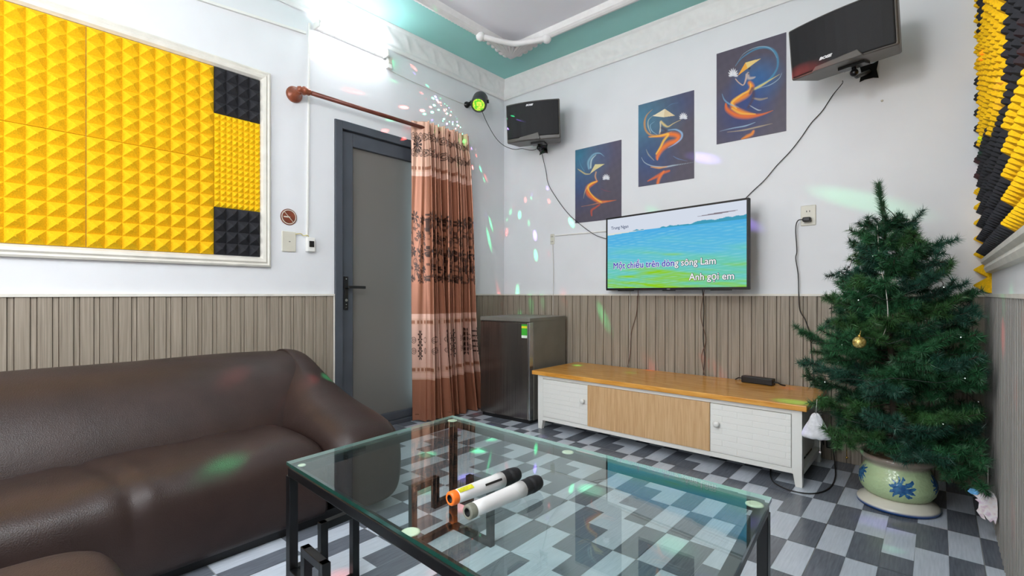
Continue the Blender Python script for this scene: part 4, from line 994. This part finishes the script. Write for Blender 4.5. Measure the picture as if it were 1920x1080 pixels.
# hook on the back wall
m = MB(); m.lathe([(.006, 0), (.006, .008), (.003, .014)], (-.24, BW, 2.10), 12, M4=Matrix.Rotation(PI/2, 4, 'X')); tag(m.build('wall_hook', M['ivory']), 'tiny pale screw hook on the back wall below the right speaker', 'hook')
# ------------------------------------------------------------------ christmas tree in a glazed pot
TC = Vector((-.146, 2.945, 0))
def pot():
    t = thing('plant_pot', 'pale green glazed pot with blue flowers, on a white and blue foot, under the tree', 'pot', TC)
    m = MB(); m.lathe([(.130, .0), (.156, .004), (.159, .014), (.152, .026), (.130, .040), (.118, .052), (.09, .052)], TC, 48); 
    def potmat(nm, kind):
        tt = NT(nm); tc = tt.n('ShaderNodeTexCoord'); sx = tt.n('ShaderNodeSeparateXYZ'); tt.l(tc.outputs['Object'], sx.inputs[0]); return tt, tc, sx
    tt, tc, sx = potmat('white_blue_glaze', 0)
    r = tt.ramp(sx.outputs[2], [(0, (40, 74, 130)), (.014, (44, 80, 140)), (.018, (214, 210, 196)), (1, (214, 208, 192))]); tt.bsdf(r, .25); m.build('foot', tt.m, t)
    prof = [(.108, .050), (.126, .058), (.142, .080), (.150, .110), (.147, .140), (.134, .170), (.122, .190), (.120, .202), (.136, .216), (.147, .226), (.147, .238), (.138, .244), (.126, .236), (.118, .215), (.01, .212)]
    m = MB(); m.lathe(prof, TC, 56, cap=False)
    tt, tc, sx = potmat('green_glaze_blue_flowers', 0)
    base = tt.ramp(sx.outputs[2], [(.0, (178, 178, 150)), (.07, (176, 198, 150)), (.19, (182, 204, 160)), (.205, (160, 150, 136)), (.24, (150, 138, 126))])
    at = tt.n('ShaderNodeMath', operation='ARCTAN2'); tt.l(sx.outputs[1], at.inputs[0]); tt.l(sx.outputs[0], at.inputs[1])
    mp = tt.n('ShaderNodeMath', operation='MULTIPLY'); tt.l(at.outputs[0], mp.inputs[0]); mp.inputs[1].default_value = .145
    cb = tt.n('ShaderNodeCombineXYZ'); tt.l(mp.outputs[0], cb.inputs[0]); tt.l(sx.outputs[2], cb.inputs[1])
    wn = tt.noise(22, 3); wv = tt.n('ShaderNodeVectorMath', operation='MULTIPLY_ADD'); tt.l(wn.outputs['Color'], wv.inputs[0]); wv.inputs[1].default_value = (.07, .05, 0); tt.l(cb.outputs[0], wv.inputs[2]); cb = wv
    # flowers: spiky discs centred at chosen angles
    fac = None
    for ang, z, rr in [(-1.40, .125, .066), (-2.75, .145, .062), (-.2, .14, .06), (1.2, .14, .06)]:
        sb = tt.n('ShaderNodeVectorMath', operation='SUBTRACT'); tt.l(cb.outputs[0], sb.inputs[0]); sb.inputs[1].default_value = (ang*.145+.035, z+.025, 0)
        s2 = tt.n('ShaderNodeSeparateXYZ'); tt.l(sb.outputs[0], s2.inputs[0]); a2 = tt.n('ShaderNodeMath', operation='ARCTAN2'); tt.l(s2.outputs[1], a2.inputs[0]); tt.l(s2.outputs[0], a2.inputs[1])
        ln = tt.n('ShaderNodeVectorMath', operation='LENGTH'); tt.l(sb.outputs[0], ln.inputs[0])
        k = tt.n('ShaderNodeMath', operation='MULTIPLY'); tt.l(a2.outputs[0], k.inputs[0]); k.inputs[1].default_value = 11
        sn = tt.n('ShaderNodeMath', operation='SINE'); tt.l(k.outputs[0], sn.inputs[0])
        ml = tt.n('ShaderNodeMath', operation='MULTIPLY_ADD'); tt.l(sn.outputs[0], ml.inputs[0]); ml.inputs[1].default_value = rr*.16; ml.inputs[2].default_value = rr*.60
        lt = tt.n('ShaderNodeMath', operation='LESS_THAN'); tt.l(ln.outputs['Value'], lt.inputs[0]); tt.l(ml.outputs[0], lt.inputs[1])
        if fac is None: fac = lt.outputs[0]
        else:
            mxx = tt.n('ShaderNodeMath', operation='MAXIMUM'); tt.l(fac, mxx.inputs[0]); tt.l(lt.outputs[0], mxx.inputs[1]); fac = mxx.outputs[0]
    nz = tt.noise(60, 2); bl = tt.ramp(nz.outputs['Fac'], [(.3, (24, 66, 128)), (.7, (62, 124, 168))])
    mx = tt.n('ShaderNodeMix', data_type='RGBA'); tt.l(fac, mx.inputs[0]); tt.l(base, mx.inputs[6]); tt.l(bl, mx.inputs[7])
    tt.bsdf(mx.outputs[2], .22, 0, .6)
    vo = tt.n('ShaderNodeTexVoronoi'); vo.inputs['Scale'].default_value = 90; tt.l(tc.outputs['Object'], vo.inputs['Vector']); tt.bump(vo.outputs['Distance'], .35, .004)
    m.build('body', tt.m, t)
    m = MB(); m.lathe([(.119, .21), (.116, .222), (.06, .232), (.001, .228)], TC, 32, cap=False)
    for k in range(26):
        a = random.uniform(0, 6.28); rr = random.uniform(.03, .10); m.ball((TC.x+rr*math.cos(a), TC.y+rr*math.sin(a), .226), random.uniform(.010, .022), n=6, sc=(1, .8, .6))
    m.build('soil', M['soil'], t, fix=False)
pot()
TREE_TIPS = []
def tree():
    t = thing('christmas_tree', 'dark green artificial Christmas tree standing in the glazed pot', 'christmas tree', (TC.x, TC.y, .225))
    lean = Vector((-.055, -.045, 0))
    def trunk(z): k = (z-.22)/1.32; return Vector((TC.x, TC.y, z))+lean*k
    m = MB(); m.tube([trunk(z) for z in np.linspace(.222, 1.44, 14)], list(np.linspace(.020, .005, 14)), 10); m.build('trunk', M['bark'], t)
    zs = [.24, .34, .42, .52, .62, .72, .80, .90, 1.0, 1.10, 1.20, 1.28, 1.34]; rs = [.36, .40, .41, .42, .42, .40, .36, .30, .26, .225, .185, .14, .07]
    P0 = []; D0 = []; C0 = []; br = MB()
    def brush(path, dens, ln, tint, el0=.55, el1=1.15):
        A = np.array([tuple(p) for p in path])
        for a, b in zip(A[:-1], A[1:]):
            d = b-a; L = np.linalg.norm(d)
            if L < 1e-6: continue
            dn = d/L; k = max(1, int(L*dens)); h = np.array([0, 0, 1.]) if abs(dn[2]) < .9 else np.array([1., 0, 0])
            u = np.cross(dn, h); u /= np.linalg.norm(u); w = np.cross(dn, u)
            an = rng.rand(k, 1)*2*PI; el = rng.uniform(el0, el1, (k, 1)); l = ln*rng.uniform(.7, 1.15, (k, 1))
            q = dn*np.cos(el)+(u*np.cos(an)+w*np.sin(an))*np.sin(el)
            P0.append(a+d*rng.rand(k, 1)); D0.append(q*l); C0.append(tint*rng.uniform(.7, 1.35, (k, 1)))
    n_br = 104; ga = 2.39996; tones = [(31, 73, 47), (38, 86, 52), (44, 95, 58), (35, 77, 61), (51, 91, 47)]
    for i in range(n_br):
        f = (i+.5)/n_br; z = .29+(1.33-.29)*f**1.05; R = np.interp(z, zs, rs)*random.choice([.72, .85, .95, 1.0, 1.06]); az = i*ga+random.uniform(-.3, .3); lt = math.cos(az)*.754+math.sin(az)*.657; R *= 1-(.24 if z > .7 else .13)*max(0, -lt)+.08*max(0, lt)
        ca, sa = math.cos(az), math.sin(az); base = trunk(z); lim = 1e9
        # the crown stands in a corner: branches toward the walls are bent short
        if ca > 0: lim = min(lim, (RW-.022-base.x)/ca)
        if sa > 0: lim = min(lim, (BW-.04-base.y)/sa)
        if z < .46 and ca < 0: lim = min(lim, (base.x+.42)/(-ca)) if sa > -.75 else lim
        R = min(R, lim*.95-.035)
        if R < .06: continue
        up = random.uniform(.02, .30) if z > .5 else random.uniform(-.12, .14)
        if z < .36: up = random.uniform(-.14, .0)
        pts = [base]; nseg = 6
        for k in range(1, nseg+1):
            s = k/nseg; pts.append(base+Vector((ca*R*s, sa*R*s, R*(up*s+.10*s*s-.14*s*(1-s)))) + Vector((random.uniform(-1, 1), random.uniform(-1, 1), random.uniform(-1, 1)))*.006)
        tint = np.array(s2l(random.choice(tones)))
        br.tube(pts, .0030, 4, cap=False, smooth=False)
        brush(pts[1:], 1300, .036, tint, .8, 1.35); TREE_TIPS.append(pts[-1])
        nt = int(4+R*20)
        for q in range(nt):
            s = .25+.75*(q+random.random()*.7)/nt; s = min(s, .985); k = s*nseg; i0 = int(min(k, nseg-1)); p = pts[i0].lerp(pts[i0+1], k-i0)
            side = 1 if q % 2 else -1; aa = az+side*random.uniform(.45, 1.25); L = min(.115, .045+.20*R)*random.uniform(.7, 1.1)*(1-.30*s)
            e = p+Vector((math.cos(aa)*L, math.sin(aa)*L, random.uniform(-.030, .055)))
            if e.x > RW-.05: e.x = RW-.05-random.random()*.02
            if e.y > BW-.06: e.y = BW-.06
            mid = p.lerp(e, .5)+Vector((0, 0, -.004)); tw = tint*random.uniform(.75, 1.35)
            br.tube([p, mid, e], .0018, 3, cap=False, smooth=False); brush([p, mid, e], 2300, .034, tw, .75, 1.4)
    for az, R, up, z in [(-.15, .27, .0, .36), (-.45, .28, -.10, .38), (-.75, .40, -.25, .34), (-.3, .22, -.35, .30), (-1.2, .36, .0, .33)]:
        base = trunk(z); pts = [base+Vector((math.cos(az)*R*k/6, math.sin(az)*R*k/6, R*up*(k/6)**1.3)) for k in range(7)]; tint = np.array(s2l(random.choice(tones)))
        br.tube(pts, .003, 4, cap=False, smooth=False); brush(pts[1:], 1300, .036, tint, .8, 1.35)
        for q in range(11):
            k = 1.5+q*.42; i0 = int(min(k, 5)); p = pts[i0].lerp(pts[i0+1], k-i0); aa = az+(1 if q % 2 else -1)*random.uniform(.5, 1.2); e = p+Vector((math.cos(aa)*.09, math.sin(aa)*.09, random.uniform(-.05, .03)))
            e.x = min(e.x, RW-.05); br.tube([p, e], .0018, 3, cap=False, smooth=False); brush([p, e], 2300, .034, tint*random.uniform(.8, 1.2), .75, 1.4)
    X0 = Vector((TC.x, TC.y, 0)); top = [trunk(z) for z in (1.20, 1.28, 1.36)]+[X0+lean*1.0+Vector((-.003, 0, 1.44)), X0+lean*1.02+Vector((-.012, -.005, 1.525))]
    brush(top, 4200, .038, np.array(s2l((52, 92, 60))), .5, 1.1); br.tube(top, .004, 5)
    br.build('twigs', M['bark'], t, fix=False)
    P = np.concatenate(P0); D = np.concatenate(D0); Cc = np.concatenate(C0); n = len(P)
    sd = np.cross(D, rng.normal(size=(n, 3))); sd = sd/np.linalg.norm(sd, axis=1, keepdims=True)*.00125
    V = np.stack([P-sd, P+sd, P+D], 1); V[..., 0] = np.minimum(V[..., 0], RW-.022); V[..., 1] = np.minimum(V[..., 1], BW-.02)
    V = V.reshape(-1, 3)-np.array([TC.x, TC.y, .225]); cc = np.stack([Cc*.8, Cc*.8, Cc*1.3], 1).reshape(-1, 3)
    me = bpy.data.meshes.new('foliage'); me.vertices.add(3*n); me.vertices.foreach_set('co', V.ravel()); me.loops.add(3*n); me.loops.foreach_set('vertex_index', np.arange(3*n, dtype=np.int32))
    me.polygons.add(n); me.polygons.foreach_set('loop_start', (np.arange(n)*3).astype(np.int32)); me.polygons.foreach_set('loop_total', np.full(n, 3, np.int32)); me.update(calc_edges=True)
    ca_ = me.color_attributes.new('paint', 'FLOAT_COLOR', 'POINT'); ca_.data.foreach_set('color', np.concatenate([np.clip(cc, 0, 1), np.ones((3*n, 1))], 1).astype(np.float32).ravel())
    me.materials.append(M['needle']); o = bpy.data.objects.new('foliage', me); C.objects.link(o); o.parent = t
    print('needles', n)
    return trunk
trunk = tree()
def lights_string():
    t = thing('string_lights', 'dark wire string of tiny white bulbs wound round the Christmas tree', 'string lights', (TC.x, TC.y, .3))
    zs = [.30, .5, .7, .9, 1.1, 1.3]; rs = [.37, .40, .38, .28, .22, .10]; pts = []; bulbs = []
    for i in range(150):
        f = i/149; z = .36+1.0*f; a = f*2*PI*5.5+2; r = np.interp(z, zs, rs)*random.uniform(.72, .92); b = trunk(z)
        p = b+Vector((math.cos(a)*r, math.sin(a)*r, random.uniform(-.02, .02)))
        p.x = min(p.x, RW-.05); p.y = min(p.y, BW-.06); pts.append(p)
        if i % 7 == 0: bulbs.append(p)
    # slack tangle hanging at the right of the crown
    cx, cy, cz = .075, 3.05, .93
    for k in range(40): pts.append(Vector((cx+.045*math.cos(k*1.3), min(cy+.04*math.sin(k*1.7), BW-.06), cz+.04*math.sin(k*2.1)+.02*math.cos(k*.7)))) if k % 1 == 0 else None
    m = MB(); m.tube(smooth_path(pts, 4), .0016, 5, cap=False); m.build('wire', M['wireg'], t, fix=False)
    me = None
    for p in bulbs:
        if me is None:
            b = MB(); b.ball((0, 0, 0), .0024, n=6); o = b.build('bulb', M['led'], None, fix=False); me = o.data; o.parent = t
        else: o = bpy.data.objects.new('bulb', me); C.objects.link(o); o.parent = t
        out = (p-trunk(p.z)).normalized()*.012; o.location = p+out-t.location
lights_string()
# hanging wires visible in the upper crown
cable('cable', [(-.215, 2.86, 1.32), (-.20, 2.80, 1.15), (-.175, 2.77, 1.0), (-.17, 2.76, .88), (-.19, 2.77, .80)], .0018, M['wirew'], 'thin pale wire hanging down the upper front of the Christmas tree')
def bauble():
    c = Vector((-.250, 2.52, .795)); t = thing('bauble', 'single gold glitter bauble hanging on the front of the Christmas tree', 'ornament', c)
    m = MB(); m.ball((c.x, c.y, c.z), .025, n=14); tn = NT('gold_glitter'); nz = tn.noise(220, 2); tn.bsdf(tn.ramp(nz.outputs['Fac'], [(.35, (150, 120, 50)), (.65, (226, 206, 130))]), .3, .7); m.build('ball', tn.m, t)
    m = MB(); m.tube([(c.x, c.y, c.z+.024), (c.x, c.y, c.z+.032)], .006, 10); m.tube(smooth_path([(c.x, c.y, c.z+.03), (c.x+.004, c.y+.006, c.z+.045), (c.x, c.y+.02, c.z+.05)], 5), .001, 5); m.build('cap', M['gold'], t)
bauble()
def white_orn():
    c = Vector((-.440, 2.72, .366)); yaw = math.atan2(-c.x, c.y)*1.0
    t = thing('hanging_ornament', 'puffy white bell-shaped ornament hanging from the lowest left branch by the bench', 'ornament', c, math.radians(12)); kw = dict(world=False)
    m = MB(); G = []; n = 28
    for z, r in [(.062, .004), (.060, .014), (.045, .024), (.025, .030), (.0, .042), (-.025, .056), (-.045, .062), (-.056, .055), (-.060, .03), (-.058, .004)]:
        row = []
        for k in range(n):
            a = 2*PI*k/n; rr = r*(1+.07*math.sin(5*a+z*80)+.05*math.sin(9*a+z*160)); row.append((rr*math.cos(a), rr*.55*math.sin(a), z+.003*math.sin(7*a)))
        G.append(row)
    m.grid(G, closev=True); wm = plain('white_fleece', (222, 222, 226), .9, var=.05, scale=60, bump=.6); m.build('body', wm, t, sub=1, **kw)
    m = MB(); m.tube([(0, 0, .058), (.004, .0, .13)], .0012, 5); m.build('thread', M['wirew'], t, **kw); m = MB(); m.tube([(.016, 0, -.058), (.017, .0, -.12)], .0012, 5); m.ball((.017, 0, -.122), .005, n=6); m.build('tassel', M['wirew'], t, **kw)
white_orn()
def cutout():
    c = Vector((.146, 2.70, .160)); d = Vector((-c.x, -c.y)).normalized(); t = thing('hanging_cutout', 'pink, white and blue cutout figure hanging near the floor by the right wall', 'ornament', c, math.radians(-12)); kw = dict(world=False)
    sil = [(-.052, .040), (-.044, .052), (-.020, .050), (-.012, .062), (.006, .064), (.022, .054), (.030, .036), (.032, .005), (.032, -.035), (.026, -.066), (.020, -.050), (.012, -.062), (.0, -.050), (-.008, -.036), (-.002, -.058), (-.014, -.054), (-.030, -.030), (-.024, -.018), (-.022, .006), (-.034, .014), (-.024, .020), (-.034, .028)]
    m = MB(); m.prism(sil, 'y', -.004, .004)
    tn = NT('pastel_print'); nz = tn.noise(34, 3); tn.bsdf(tn.ramp(nz.outputs['Fac'], [(.36, (206, 178, 198)), (.48, (228, 222, 226)), (.56, (226, 216, 214)), (.68, (196, 160, 190))]), .5); m.build('figure', tn.m, t, bevel=.001, **kw)
    m = MB(); m.prism([(-.056, .040), (-.048, .054), (-.030, .056), (-.020, .046), (-.026, .034), (-.044, .032)], 'y', -.006, .006); m.build('wing', plain('blue_print', (90, 150, 196), .5, var=.25, scale=60), t, bevel=.001, **kw)
    m = MB(); m.tube([(.004, 0, .060), (.004, 0, .17)], .0008, 5); m.build('thread', M['wirew'], t, **kw)
cutout()
m = MB(); m.tube([(-.40, 3.43, .09), (-.40, 3.43, .05)], .0015, 5); m.ball((-.40, 3.43, .045), .007, n=8); tag(m.build('small_bead', M['gold']), 'tiny gold bead on a thread low by the wall, right of the plug-in box', 'ornament')
